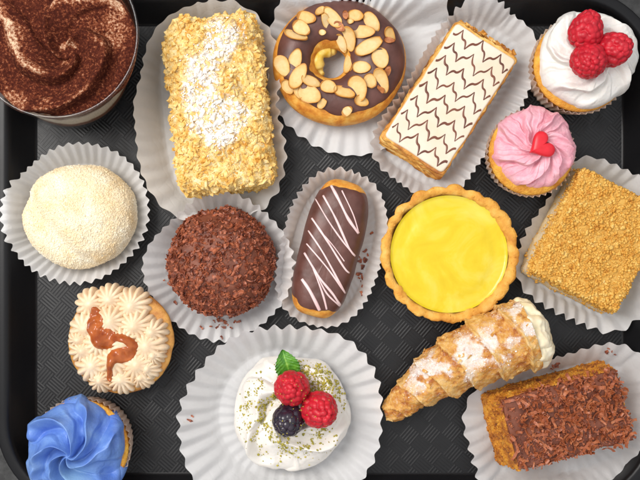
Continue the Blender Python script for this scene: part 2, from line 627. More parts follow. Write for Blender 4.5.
def piped(cxy, z0, R, H, turns, rope, ridges, amp2, twist, seed, m=120, k=420, amax=0.60, off=0.0, warp=1.0, hand=1, cross=0.0, ncross=7):
    """cream piped in a spiral with a star nozzle: a rope wound on a dome, fluted along its length"""
    s = np.linspace(0.004, 1, m)[:, None]
    th = np.linspace(0, 2 * PI, k, endpoint=False)[None, :]
    a = s * PI * amax
    rho = np.where(a < PI / 2, R * np.sin(np.minimum(a, PI / 2)) ** 0.92, R * np.sin(a) ** 0.5) + 0 * th
    zz = H * np.cos(a) + 0 * th
    nr, nz = np.sin(a) * H, np.cos(a) * R
    ln = np.sqrt(nr ** 2 + nz ** 2) + 1e-9
    nr, nz = nr / ln, nz / ln
    X, Y = rho * np.cos(th), rho * np.sin(th)
    pts = np.stack([X, Y, zz], -1).reshape(-1, 3)
    w1 = vnoise(pts, R * 0.6, seed).reshape(rho.shape)
    w2 = vnoise(pts, R * 0.2, seed + 3).reshape(rho.shape)
    w3 = vnoise(pts, R * 0.07, seed + 5).reshape(rho.shape)
    sp = s * turns * 1.0 - hand * th / (2 * PI) + off + warp * (0.13 * w1 + 0.05 * w2)
    t_ = sp % 1.0
    # rounded rope, with the outer lip hanging over the turn below
    prof = np.where(t_ < 0.72, np.sin(t_ / 0.72 * PI / 2) ** 0.8, np.cos((t_ - 0.72) / 0.28 * PI / 2) ** 0.8)
    rd = np.abs(np.sin(PI * (t_ * ridges + twist * hand * th / (2 * PI) + 0.35 * w1 * warp))) ** 0.65
    cr = np.abs(np.sin(0.5 * (ncross * th + 5.0 * s * hand + 1.5 * w1))) ** 0.6
    q = rho / R
    ed = sstep(0.0, 0.16, q)
    dsp = ed * (rope * (prof - 0.5) + amp2 * (rd - 0.6) * prof ** 0.5 + cross * (cr - 0.5)) + 0.35 * w3 * amp2 * 0.5 + 0.05 * R * w1 * q
    X = X + nr * dsp * np.cos(th) + cxy[0]
    Y = Y + nr * dsp * np.sin(th) + cxy[1]
    Z = zz + nz * dsp + z0
    V, F = loft(np.stack([X, Y, Z], -1), True, False)
    return V, F, np.concatenate([q.ravel(), [0]]), np.concatenate([prof.ravel(), [1]])

def ruffle(cxy, z0, R, H, waves, seed, m=150, k=640, amax=0.6, warp=1.0, peak=0.0, edge=0.05):
    """a dome of piped cream with sharp lipped folds that spiral out from its middle"""
    s = np.linspace(0.004, 1, m)[:, None]
    th = np.linspace(0, 2 * PI, k, endpoint=False)[None, :]
    a = s * PI * amax
    rho = np.where(a < PI / 2, R * np.sin(np.minimum(a, PI / 2)) ** 0.95, R * np.sin(a) ** 0.5) + 0 * th
    zz = H * np.cos(a) + 0 * th
    nr, nz = np.sin(a) * H, np.cos(a) * R
    ln = np.sqrt(nr ** 2 + nz ** 2) + 1e-9
    nr, nz = nr / ln, nz / ln
    X, Y = rho * np.cos(th), rho * np.sin(th)
    pts = np.stack([X, Y, zz], -1).reshape(-1, 3)
    w1 = vnoise(pts, R * 0.62, seed).reshape(rho.shape)
    w2 = vnoise(pts, R * 0.26, seed + 3).reshape(rho.shape)
    w3 = vnoise(pts, R * 0.06, seed + 5).reshape(rho.shape)
    q = rho / R
    dsp = 0.06 * R * w1 * q * edge / 0.05 + 0.25 * w3
    first = None
    for i, (n, tw, amp) in enumerate(waves):
        ph = n * th + seed + tw * np.log(q + 0.30) * 1.25 + warp * (1.7 * w1 + 0.8 * w2) * (1 if i == 0 else 1.8) + 0.8 * tw * np.maximum(s - 0.8, 0)
        hand = 1 if tw > 0 else -1
        t_ = (ph / (2 * PI)) % 1.0
        if i % 2:
            t_ = 1 - t_
        rd = np.where(t_ < 0.80, (t_ / 0.80) ** 1.5, np.cos((t_ - 0.80) / 0.20 * PI / 2) ** 1.2)
        A = amp * (sstep(0.0, 0.22, q) if i == 0 else sstep(0.12, 0.5, q)) * (0.8 + 0.35 * w2)
        dsp = dsp + A * (rd - 0.45)
        if first is None:
            first = rd
    hold = 1 - 0.62 * sstep(0.72, 1.0, q)
    X = X + nr * dsp * hold * np.cos(th) + cxy[0]
    Y = Y + nr * dsp * hold * np.sin(th) + cxy[1]
    Z = zz + nz * dsp + z0 + peak * np.exp(-(q / 0.14) ** 2)
    V, F = loft(np.stack([X, Y, Z], -1), True, False)
    return V, F, np.concatenate([q.ravel(), [0]]), np.concatenate([first.ravel(), [1]])

def revolve(cxy, prof, k=128, fn=None):
    th = np.linspace(0, 2 * PI, k, endpoint=False)
    R = []
    for i, (r_, z) in enumerate(prof):
        rr = r_ + (fn(th, i, r_, z) if fn else 0)
        R.append(np.stack([cxy[0] + rr * np.cos(th), cxy[1] + rr * np.sin(th), np.full(k, z)], -1))
    return np.array(R)

def rough_up(V, F, amp, size, seed=0, octs=3):
    N = normals(V, F)
    return V + N * (amp * fbm(V, size, octs, seed))[:, None]

def liner(cxy, r0, r1, h, npl, amp=1.7):
    k = npl * 8
    th = np.linspace(0, 2 * PI, k, endpoint=False)
    tri = np.arcsin(np.sin(th * npl) * 0.98) / (PI / 2)
    R = [np.stack([cxy[0] + r0 * q * np.cos(th), cxy[1] + r0 * q * np.sin(th), np.full(k, 0.6)], -1) for q in (0.05, 0.6, 0.96)]
    for v in np.linspace(0, 1, 7):
        rr = r0 + (r1 - r0) * v + amp * (0.5 + 0.5 * v) * tri
        R.append(np.stack([cxy[0] + rr * np.cos(th), cxy[1] + rr * np.sin(th), 0.8 + h * v + 0.8 * tri * v], -1))
    return loft(np.array(R), True)

def slab(cxy, ang, hx, hy, h, r=6, bev=3, taper=0.0, nz=14, per=320, dome=0.0, z0=1.6, top_rings=26, pw=2.0):
    """rounded block with a finely divided surface"""
    C, _ = resample_closed(rounded_rect(hx, hy, r), per)
    prof = [(1.0 + taper, 0.0)]
    R = []
    cen = np.array([0, 0])
    for v in np.linspace(0, 1, nz):
        R.append((1 + taper * (1 - v), h * v * 1.0 - (bev if v == 1 else 0) * 0, 0))
    rings = []
    for v in np.linspace(0, 1, nz):
        sc_ = 1 + taper * (1 - v)
        rings.append(np.column_stack([C * sc_, np.full(per, (h - bev) * v)]))
    L = min(hx, hy)
    for t in np.linspace(0, PI / 2, 6)[1:]:
        inn = bev * (1 - math.cos(t))
        rings.append(np.column_stack([C * np.array([(hx - inn) / hx, (hy - inn) / hy]), np.full(per, h - bev + bev * math.sin(t))]))
    top = C * np.array([(hx - bev) / hx, (hy - bev) / hy])
    for q in np.linspace(1, 0.02, top_rings)[1:]:
        rings.append(np.column_stack([top * q, np.full(per, h)]))
    R = np.array(rings)
    if dome:
        # bow the sides in towards the top: a rounded loaf section across hx
        e = np.clip(np.abs(R[..., 0]) / hx, 0, 1)
        R[..., 2] -= dome * e ** pw * (R[..., 2] / h)
    R[..., :2] = rot2(R[..., :2], ang)
    R[..., 0] += cxy[0]
    R[..., 1] += cxy[1]
    R[..., 2] += z0
    return loft(R, True, True)

# ================================================================ THE SETTING
tb = bpy.data.objects.new('table', mesh_of('table', grid(np.array([[(-1600, -1200, -9), (-1600, 1200, -9)], [(1600, -1200, -9), (1600, 1200, -9)]], float)), M_table))
tb['kind'] = 'structure'
col.objects.link(tb)

TX, TY = 9.5, -9.5
tray = thing('serving_tray', 'black plastic serving tray with a ribbed basket weave floor under all the pastries', 'tray', (TX, TY, -9))
def rr(off, rad, z, k=16):
    c = rounded_rect(292 + off, 223 + off, rad, k, TX, TY)
    return np.column_stack([c, np.full(len(c), z)])
fl = rr(0, 16, 0.0)
fl2 = rr(-6, 14, 0.0)
part('tray_floor', loft(np.array([fl, fl2, fl2 * np.array([0.5, 0.5, 1]) + np.array([TX * .5, TY * .5, 0])]), False, True), M_floor, tray)
prof = [(0.0, 16, 0.0), (1.2, 17, 0.5), (2.4, 20, 2.0), (9, 45, 14), (15.5, 70, 27), (17, 74, 30), (19, 78, 32.2), (22, 82, 33), (27, 86, 33), (29.5, 90, 32), (31, 92, 29.5), (31.2, 92, 26), (29, 90, 25.5), (26, 80, 24), (12, 50, -5), (8, 40, -8.6), (-20, 16, -8.6)]
part('tray_rim', loft(np.array([rr(*p) for p in prof])), M_plastic, tray)

# ================================================================ PAPER CASES
def ctr(px, py, z=0):
    return P(px, py, z)[:2]

BIG = 'white pleated paper cases under the pastries'
# round case of the coconut ball
paper_case('round white pleated paper case holding the pale coconut covered ball', ctr(82, 213, 10), superellipse(48, 48, 2, 0), 25, 19, 6.7, 2.0, 3)
# long boat under the crumbed slice with powdered sugar
paper_case('long boat shaped paper case under the crumbed slice dusted with powdered sugar', ctr(214, 114, 8), superellipse(52, 88, 3.2, math.radians(6)), 30, 17, 13, 1.6, 4, mat=M_greaseproof, lowf=0.25, sharp=0.2, hfun=lambda a: 1 - 0.72 * np.exp(-((a + 1.42) / 0.5) ** 2))
# flattened sheet under the ring
paper_case('flattened creased round white paper case under the almond ring', ctr(354, 52, 4), superellipse(60, 60, 2, 0), 9, 36, 9.5, 2.3, 5, lowf=0.22, lowh=0.4, floor_amp=2.2, sharp=0.2, hfun=lambda a: 1 - 0.6 * np.exp(-((a + 0.35) / 0.7) ** 2))
# boat of the feathered slice
paper_case('oblong white paper case with a zigzag edge under the slice with feathered icing', ctr(452, 100, 8), superellipse(84, 38, 4.5, math.radians(57)), 20, 15, 8.0, 2.0, 6, lowf=0.15,
           hfun=lambda a: 1.0 + 0.25 * np.cos(a - math.radians(147)), ffun=lambda a: 1.0 - 0.35 * np.cos(a - math.radians(147)))
# square case of the crumb topped square
paper_case('square white paper case with big pointed teeth under the golden crumbed square', ctr(596, 244, 8), superellipse(54, 62, 6, math.radians(-28)), 19, 14, 11.5, 3.0, 7, sharp=0.95, rough=0.35)
# chocolate ball
paper_case('crumpled round white paper case holding the ball of chocolate flakes', ctr(222, 266, 8), superellipse(52, 52, 2.1, 0), 22, 14, 8.2, 2.1, 8, lowf=0.45, lowh=0.15, hfun=lambda a: 1 + 0.45 * np.exp(-((a - 1.6) / 0.6) ** 2) - 0.45 * np.exp(-((a + 0.95) / 0.5) ** 2))
# eclair boat
paper_case('oval white pleated paper case holding the glazed eclair', ctr(331, 248, 8), superellipse(67, 39, 2.6, math.radians(75)), 24, 11, 7.6, 1.8, 9, hfun=lambda a: 1 - 0.3 * np.exp(-((a + 1.6) / 0.5) ** 2))
# large case of the cream dessert
paper_case('very large round white fluted paper case around the cream dessert with berries', ctr(284, 417, 10), superellipse(66, 66, 2, 0), 26, 31, 10.6, 2.7, 10, sharp=0.7, rough=0.4, hfun=lambda a: 1 + 0.25 * np.exp(-((a - 1.9) / 0.6) ** 2))
# open case of the chocolate slice
paper_case('opened out white paper case under the slice with chocolate shavings', ctr(566, 421, 6), superellipse(74, 50, 3.6, math.radians(15)), 20, 24, 11.0, 2.2, 12, lowf=0.3, lowh=0.3, floor_amp=1.2, sharp=0.3)

# ================================================================ TIRAMISU CUP
c1 = ctr(54, 34, 110)
c0 = ctr(76, 80, 0)
cup = thing('dessert_cup', 'clear plastic cup of layered coffee dessert dusted with cocoa, in the tray corner', 'dessert cup', (c0[0], c0[1], 10))
def cup_ring(prof, k=128):
    # the cup leans a little on the sloping tray wall
    R = revolve((0, 0), prof, k)
    f = np.clip(R[..., 2] / 110, 0, 2)
    R[..., 0] += c0[0] + (c1[0] - c0[0]) * f
    R[..., 1] += c0[1] + (c1[1] - c0[1]) * f
    return R
t = NT('clear_plastic')
fr = t.n('ShaderNodeLayerWeight'); fr.inputs['Blend'].default_value = 0.5
g = t.n('ShaderNodeBsdfGlossy'); g.inputs['Roughness'].default_value = 0.06
tp = t.n('ShaderNodeBsdfTransparent'); tp.inputs['Color'].default_value = (0.95, 0.95, 0.95, 1)
mx = t.n('ShaderNodeMixShader')
f2 = t.math('ADD', t.math('MULTIPLY', t.math('POWER', fr.outputs['Facing'], 4.0), 0.38), 0.05)
t.l(f2, mx.inputs[0]); t.l(tp.outputs[0], mx.inputs[1]); t.l(g.outputs[0], mx.inputs[2])
t.l(mx.outputs[0], t.out.inputs['Surface'])
M_clear = t.m
part('cup_wall', loft(cup_ring([(2, 10), (44, 10), (50, 11), (54, 15), (60, 36), (71, 104), (73, 107.5), (74, 109), (73.8, 110.6), (72.2, 111), (70.6, 109.5), (69.4, 104), (58.4, 36), (52, 17), (46, 13), (2, 12.5)])), M_clear, cup)
t = NT('layered_cream')
sp = t.n('ShaderNodeSeparateXYZ'); t.l(t.co, sp.inputs[0])
zz = t.math('ADD', sp.outputs[2], t.math('MULTIPLY', t.noise(22, 3), 26.0))
c = t.ramp(t.math('DIVIDE', zz, 125.0), [(0.20, (0.80, 0.66, 0.46)), (0.30, (0.16, 0.055, 0.02)), (0.42, (0.30, 0.12, 0.05)), (0.47, (0.84, 0.74, 0.58)), (0.62, (0.84, 0.74, 0.58)), (0.68, (0.14, 0.05, 0.02)), (0.74, (0.22, 0.08, 0.03)), (0.78, (0.82, 0.72, 0.56))])
t.principled(c, 0.5)
part('cream_layers', loft(cup_ring([(2, 13.2), (44, 13.8), (51, 18), (57.6, 36), (67.0, 92.5), (64, 93)]), True), t.m, cup)
t = NT('cocoa_dusted_cream')
n1 = t.noise(2.6, 6, 0.8)
lev = t.math('ADD', t.math('MULTIPLY', t.attr('mask'), 0.22), n1)
c = t.ramp(lev, [(0.45, (0.042, 0.007, 0.003)), (0.56, (0.085, 0.016, 0.007)), (0.64, (0.27, 0.078, 0.030)), (0.80, (0.76, 0.54, 0.36))])
t.principled(c, 0.85, t.bump(n1, 0.7, 1.5), spec=0.15)
cT = c0 + (c1 - c0) * (99 / 110)
V, F, q, rd = ruffle((0, 0), 96, 68.9, 9, ((3, 8.0, 15.0), (7, 9.5, 3.2)), 21, amax=0.56, warp=1.1, peak=0, edge=0.0)
fall = (1 - np.clip(np.hypot(V[:, 0], V[:, 1]) / 68, 0, 1)) ** 1.2
hole = ctr(69, 55, 104) - cT
V[:, 0] += cT[0] + hole[0] * fall
V[:, 1] += cT[1] + hole[1] * fall
V[:, 2] += -5 * np.exp(-(q / 0.2) ** 2) + 2.0 * np.exp(-(q / 0.07) ** 2) + 1.3 * fbm(V, 7, 3, 5)
light = 0.10 + 0.75 * sstep(0.72, 1.0, rd) * sstep(0.1, 0.3, q) * sstep(-0.25, 0.35, fbm(V, 26, 2, 8)) + 0.5 * sstep(0.0, 0.4, fbm(V, 30, 2, 2)) * sstep(0.3, 0.6, q) + 0.75 * np.exp(-((q - 0.12) / 0.035) ** 2) * sstep(-0.4, 0.1, fbm(V, 9, 2, 3))
part('cocoa_topping', (V, F), t.m, cup, attrs={'mask': np.clip(light, 0, 1)})

# ================================================================ COCONUT BALL
b = P(80, 216, 30)
ball = thing('coconut_ball', 'pale round cake ball rolled in desiccated coconut', 'cake', (b[0], b[1], 1))
k, m = 160, 70
th = np.linspace(0, 2 * PI, k, endpoint=False)
R = []
for s in np.linspace(0.01, 1, m):
    a = s * PI * 0.66
    rr_ = 52.5 * math.sin(a) ** 0.92 if a < PI / 2 else 52.5 * math.sin(a) ** 0.7
    z = 27 + 33 * math.cos(a) if a < PI / 2 else 27 + 54 * math.cos(a)
    R.append(np.stack([rr_ * np.cos(th) * 1.02, rr_ * np.sin(th) * 0.95, np.full(k, z)], -1))
V, F = loft(np.array(R), True)
d = (V[:, 0] * 0.75 + V[:, 1] * 0.66)                      # a pressed dent on the lower left
V[:, 2] -= 11 * np.exp(-((d + 26) / 8) ** 2) * sstep(10, 40, V[:, 2])
V[:, 2] += 3 * np.exp(-((d + 8) / 12) ** 2)
V = rough_up(V, F, 2.6, 22, 4)
V += np.array([b[0], b[1], 1.5])
M_coco_body = simple('coconut_paste', (0.80, 0.66, 0.42), (0.86, 0.76, 0.56), 18, 0.8, 0.9, 1.8, 1.0)
M_coco = simple('desiccated_coconut', (0.76, 0.58, 0.33), (0.83, 0.76, 0.60), 26, 0.7)
part('cake_ball', (V, F), M_coco_body, ball)
part('coconut_coating', scatter(V, F, 24000, crumb_templates(8, 0.3, (1.4, 0.8, 0.6)), 0.45, 1.25, tilt=0.6, nz_min=-0.35, seed=1), M_coco, ball, smooth=False, stuff=True)

# ================================================================ CRUMBED SLICE WITH POWDERED SUGAR
b = P(218, 104, 45)
roll = thing('cream_slice', 'tall oblong slice covered in pale pastry crumbs with powdered sugar on top', 'pastry', (b[0], b[1], 1))
V, F = slab((b[0], b[1]), math.radians(6.5), 44.5, 81, 60, r=12, bev=9, taper=-0.02, nz=22, per=420, dome=9, top_rings=34, pw=2.2)
V = rough_up(V, F, 7.5, 14, 9, 4)
t = NT('cream_pastry_body')
c = t.ramp(t.noise(9, 4), [(0.32, (0.72, 0.42, 0.10)), (0.5, (0.82, 0.62, 0.27)), (0.68, (0.86, 0.74, 0.46))])
t.principled(c, 0.75, t.bump(t.noise(3, 5, 0.7), 0.9, 2.0))
part('pastry_body', (V, F), t.m, roll)
t = NT('pastry_crumbs')
c = t.ramp(t.noise(7, 4), [(0.30, (0.58, 0.26, 0.03)), (0.44, (0.74, 0.45, 0.11)), (0.60, (0.82, 0.60, 0.24)), (0.76, (0.85, 0.71, 0.42))])
sg = t.ramp(t.math('ADD', t.noise(4, 5, 0.7), t.math('MULTIPLY', t.attr('sugar'), 0.5)), [(0.78, 0.0), (1.02, 0.95)])
c = t.mix(sg, c, (0.84, 0.80, 0.77))
t.principled(c, 0.7, t.bump(t.noise(1.6, 3), 0.5, 0.8), sss=0.12, sss_s=2)
M_crumb_pale = t.m
M_sugar = simple('powdered_sugar', (0.84, 0.82, 0.80), (0.88, 0.87, 0.86), 9, 0.85)
def near_line(pts, w):
    Q = np.array([P(*q, 60)[:2] for q in pts])
    def f(p):
        d = np.full(len(p), 1e9)
        for a, c in zip(Q[:-1], Q[1:]):
            ab = c - a
            tt = np.clip(((p[:, :2] - a) @ ab) / (ab @ ab), 0, 1)
            d = np.minimum(d, np.linalg.norm(p[:, :2] - (a + tt[:, None] * ab), axis=1))
        d = d + 14 * fbm(p, 16, 3, 3)
        return 1 - sstep(w * 0.3, w, d)
    return f
dusted = near_line([(222, 36), (207, 65), (202, 105), (215, 128), (232, 112)], 30)
gc = join(scatter(V, F, 13000, crumb_templates(12, 0.5, (1.2, 0.9, 0.7)), 0.5, 3.6, tilt=1.1, seed=2, lift=0.05, power=3.6),
          scatter(V, F, 2200, strip_templates(10, 0.5, 0.2, (0.1, 0.9), 3), 1.0, 2.6, tilt=1.1, seed=22, lift=0.15, power=2.2))
part('crumb_coating', gc, M_crumb_pale, roll, smooth=False, attrs={'sugar': dusted(gc[0])}, stuff=True)
part('powdered_sugar', scatter(V, F, 20000, crumb_templates(8, 0.45, (1, 1, 0.7)), 0.25, 1.1, power=2.5, weight=lambda p: 0.9 * dusted(p) * sstep(-0.2, 0.4, fbm(p, 9, 3, 31)), tilt=0.8, seed=3, lift=1.1), M_sugar, roll, smooth=True, stuff=True)

# ================================================================ ALMOND RING
b = P(339, 64, 18)
ring = thing('choux_ring', 'round choux ring with chocolate glaze and flaked almonds', 'pastry', (b[0], b[1], 2))
RC, RT, HT = 39.0, 24.0, 20.0
def off_hole(V):
    r_ = np.hypot(V[:, 0], V[:, 1])
    V = V.copy()
    V[:, 0] -= 8 * (1 - sstep(18, 62, r_))
    return V
def torus(shift, rad, hz, a0, a1, k=200, m=48, nz=1.4, seed=2, edge=None):
    th = np.linspace(0, 2 * PI, k, endpoint=False)
    R = []
    for a in np.linspace(a0, a1, m):
        pts = np.stack([np.cos(th) * (RC + rad * np.cos(a)) * 1.03, np.sin(th) * (RC + rad * np.cos(a)) * 0.97, np.full(k, hz * np.sin(a))], -1)
        R.append(pts)
    V, F = loft(np.array(R))
    V = V + np.stack([np.cos(np.arctan2(V[:, 1], V[:, 0])), np.sin(np.arctan2(V[:, 1], V[:, 0])), 0 * V[:, 0]], -1) * (nz * fbm(V * np.array([1, 1, .4]), 30, 3, seed))[:, None]
    V[:, 2] += nz * 0.8 * fbm(V * np.array([1, 1, 0.0]), 26, 2, seed + 5)
    return off_hole(V) + np.array([b[0], b[1], HT + 2.0]) + np.array(shift), F
V, F = torus((0, 0, 0), RT, HT, -PI, PI, m=64)
t = NT('choux_dough')
c = t.ramp(t.noise(9, 5), [(0.30, (0.48, 0.15, 0.016)), (0.5, (0.68, 0.29, 0.035)), (0.72, (0.80, 0.46, 0.10))])
t.principled(c, 0.55, t.bump(t.noise(4, 4), 0.6, 1.5))
M_choux = t.m
part('dough_ring', (V, F), M_choux, ring)
# glaze: hugs the upper part, ragged lower edge
th = np.linspace(0, 2 * PI, 260, endpoint=False)
G = []
tp3 = np.stack([np.cos(th) * 40, np.sin(th) * 40, 0 * th], -1)
lo = 0.52 + 0.22 * fbm(tp3, 20, 3, 5) + 0.42 * np.cos(th - math.radians(245))
li = 0.55 + 0.2 * fbm(tp3, 18, 2, 8)
for s in np.linspace(0, 1, 40):
    a = lo + (PI - li - lo) * s
    rim_ = math.sin(PI * s) ** 0.3 if 0 < s < 1 else 0.0
    rad = 23.5 + 2.2 * rim_ - 0.9
    hz = 20.0 + 2.2 * rim_ - 0.6
    G.append(np.stack([np.cos(th) * (RC + rad * np.cos(a)) * 1.03, np.sin(th) * (RC + rad * np.cos(a)) * 0.97, hz * np.sin(a)], -1))
Vg, Fg = loft(np.array(G))
ag = np.arctan2(Vg[:, 1], Vg[:, 0])
Vg = Vg + np.stack([np.cos(ag), np.sin(ag), 0 * ag], -1) * (1.4 * fbm(Vg * np.array([1, 1, .4]), 30, 3, 2))[:, None]
Vg[:, 2] += 1.1 * fbm(Vg * np.array([1, 1, 0.0]), 26, 2, 7)
Vg = off_hole(Vg) + np.array([b[0], b[1], HT + 2.0])
t = NT('chocolate_glaze')
c = t.ramp(t.noise(20, 3), [(0.32, (0.078, 0.026, 0.018)), (0.68, (0.135, 0.052, 0.040))])
t.principled(c, t.ramp(t.noise(14, 4), [(0.3, 0.36), (0.7, 0.50)]), t.bump(t.noise(7, 4), 0.3, 1.2), spec=0.5, sss=0.08, sss_s=2)
M_glaze = t.m
ring_glaze = part('chocolate_glaze', (Vg, Fg), M_glaze, ring)
# custard showing inside the hole
M_custard = simple('custard', (0.72, 0.46, 0.04), (0.86, 0.68, 0.20), 9, 0.35, 0.3, 4, 1.0)
path = []
for a in np.linspace(math.radians(70), math.radians(235), 40):
    path.append((b[0] - 8 + 13.5 * math.cos(a), b[1] + 13 * math.sin(a), 20 + 3 * math.sin(a * 3)))
part('custard_filling', tube(path, 6.5 * np.sin(np.linspace(0.25, PI - 0.25, 40)) ** 0.5 * (1 + 0.25 * np.sin(np.linspace(0, 11, 40))), 12), M_custard, ring)
# flaked almonds
t = NT('flaked_almond')
c = t.ramp(t.math('ADD', t.math('ADD', t.attr('mask'), t.math('MULTIPLY', t.n('ShaderNodeObjectInfo').outputs['Random'], 0.30)), t.math('MULTIPLY', t.noise(3.5, 4), 0.30)), [(0.12, (0.76, 0.58, 0.32)), (0.36, (0.70, 0.47, 0.19)), (0.58, (0.62, 0.34, 0.08)), (0.85, (0.46, 0.18, 0.025))])
t.principled(c, 0.5, t.bump(t.noise(2.5, 3), 0.2, 0.5), sss=0.1, sss_s=2)
M_almond = t.m
M_almond_skin = simple('almond_skin', (0.28, 0.08, 0.02), (0.50, 0.18, 0.05), 5, 0.5, 0.4, 2, 0.5)
def almond_geo(a, w, seed):
    r = np.random.default_rng(seed)
    k = 28
    th = np.linspace(0, 2 * PI, k, endpoint=False)
    x = np.cos(th)
    y = np.sin(th) * (1 - 0.15 * np.cos(th)) * (1 + 0.03 * np.sin(3 * th + seed) + 0.015 * np.sin(9 * th + seed))
    cut = r.uniform(0.75, 1.8)
    x = np.minimum(x, cut)
    rings, msk = [], []
    for q, z in ((0.05, 0.40), (0.5, 0.42), (0.86, 0.42), (0.95, 0.42), (0.995, 0.36), (1.0, 0.0), (0.99, -0.4), (0.5, -0.5), (0.05, -0.5)):
        X, Y = a * q * x, w * q * y
        Z = z + 1.6 * (X / a) ** 2 * r.uniform(-0.4, 1) + 0.4 * np.sin(X / a * 3)
        rings.append(np.stack([X, Y, Z], -1))
        msk.append(np.full(k, q ** 10 if z > 0.2 else 1.0) * 0.62)
    V, F = loft(np.array(rings), True, True)
    return V, F, np.concatenate([np.concatenate(msk), [0, 0]])
tree_ring = bvh(*join((Vg, Fg), (V, F)))
ALM = [(155, 55, 27, 18, 20), (195, 36, 17, 11, 130), (232, 52, 33, 17, -130), (212, 62, 26, 12, -120), (302, 48, 22, 16, 10), (350, 66, 30, 18, 55), (122, 110, 33, 17, 25), (140, 86, 27, 19, 40), (285, 115, 35, 21, 95), (325, 97, 34, 18, 5),
       (262, 128, 27, 14, 80), (342, 140, 42, 20, -30), (376, 176, 30, 23, 80), (403, 105, 24, 14, 60), (84, 197, 30, 22, 70), (122, 178, 30, 18, -70), (130, 230, 38, 20, -62), (166, 246, 28, 16, 15), (100, 260, 22, 16, 50), (165, 283, 33, 25, 30),
       (222, 263, 24, 20, 40), (268, 280, 30, 18, 30), (310, 265, 35, 26, 75), (320, 203, 25, 17, 5), (282, 190, 32, 13, -85), (345, 244, 21, 17, 60), (380, 240, 36, 19, 75), (318, 304, 20, 15, 20), (278, 332, 17, 12, -40), (202, 310, 17, 11, -50),
       (130, 272, 22, 14, 80), (202, 97, 10, 8, 0), (285, 66, 9, 7, 0)]
SKIN = [(255, 80, 18, 11, 40), (272, 46, 12, 8, 80), (397, 213, 16, 9, -70), (376, 268, 15, 10, 80), (402, 122, 15, 8, 10)]
from mathutils import Matrix
def lay_flake(e, mat, seed, nm, lab=None):
    px, py = 255 + e[0] / 3.0, e[1] / 3.0
    p, nn = land(tree_ring, px, py)
    if p is None:
        return
    a, w, an = e[2] / 2 / 1.38, e[3] / 2 / 1.42, -math.radians(e[4])
    V_, F_, msk = almond_geo(a, w, seed)
    nn = nn * 0.8 + np.array([0, 0, 0.5]) + np.random.default_rng(seed).normal(0, 0.26, 3)
    nn /= np.linalg.norm(nn)
    xd = np.array([math.cos(an), math.sin(an), 0])
    yd = np.cross(nn, xd); yd /= np.linalg.norm(yd)
    xd = np.cross(yd, nn)
    V_ = p + nn * 1.5 + V_[:, :1] * xd + V_[:, 1:2] * yd + V_[:, 2:3] * nn
    part(nm, (V_, F_), mat, ring_glaze, False, attrs={'mask': msk}, label=lab)
for i, e in enumerate(ALM):
    lay_flake(e, M_almond, i, 'almond_flake')
for i, e in enumerate(SKIN):
    lay_flake(e, M_almond_skin, 60 + i, 'almond_flake', 'brown scrap of almond skin')

# ================================================================ FEATHERED ICED SLICE
AM = math.radians(57)
b = P(450, 98, 40)
mf = thing('puff_pastry_slice', 'layered puff pastry slice with white icing feathered by brown lines', 'pastry', (b[0], b[1], 1))
def mloc(u, v, z):                       # u along, v across
    q = rot2(np.stack([u, v], -1), AM)
    return np.stack([q[..., 0] + b[0], q[..., 1] + b[1], z + 0 * u], -1)
V, F = slab((b[0], b[1]), AM, 65, 33, 37, r=2.5, bev=1.0, taper=0.05, nz=40, per=420, top_rings=20)
zz = V[:, 2]
N = normals(V, F)
lay = np.sin(zz * 2 * PI / 5.2 + 2.2 * fbm(V * np.array([1, 1, 0.15]), 26, 2, 3))
V = V + N * ((1.8 * lay + 3.2 * fbm(V * np.array([1, 1, 2.5]), 9, 3, 5)) * (N[:, 2] < 0.6))[:, None]
t = NT('puff_pastry_layers')
sp = t.n('ShaderNodeSeparateXYZ'); t.l(t.co, sp.inputs[0])
cz = t.n('ShaderNodeCombineXYZ')
t.l(t.math('MULTIPLY', sp.outputs[0], 0.25), cz.inputs[0]); t.l(t.math('MULTIPLY', sp.outputs[1], 0.25), cz.inputs[1]); t.l(t.math('MULTIPLY', sp.outputs[2], 1.4), cz.inputs[2])
c = t.ramp(t.noise(5, 4, co=cz.outputs[0]), [(0.34, (0.30, 0.09, 0.012)), (0.47, (0.60, 0.26, 0.04)), (0.58, (0.76, 0.43, 0.10)), (0.72, (0.85, 0.66, 0.30))])
t.principled(c, 0.6, t.bump(t.noise(3, 4), 0.7, 1.5))
M_puff = t.m
part('pastry_layers', (V, F), M_puff, mf)
V, F = slab((b[0], b[1]), AM, 64.2, 33.2, 3.4, r=3.5, bev=1.8, nz=4, per=360, z0=37.2, top_rings=24)
V[:, 2] += 0.5 * fbm(V, 22, 3, 8) * (V[:, 2] > 38)
V[:, :2] += np.stack([vnoise(V, 14, 3), vnoise(V, 14, 4)], -1) * 0.8
M_icing = simple('fondant_icing', (0.70, 0.60, 0.45), (0.75, 0.68, 0.57), 40, 0.28, 0.08, 6, 1.0, sss=0.2, sss_s=3)
icing = part('white_icing', (V, F), M_icing, mf)
tree_i = bvh(V, F)
M_line = simple('chocolate_lines', (0.10, 0.025, 0.012), (0.20, 0.06, 0.03), 12, 0.35)
r1 = np.random.default_rng(4)
NV = 6
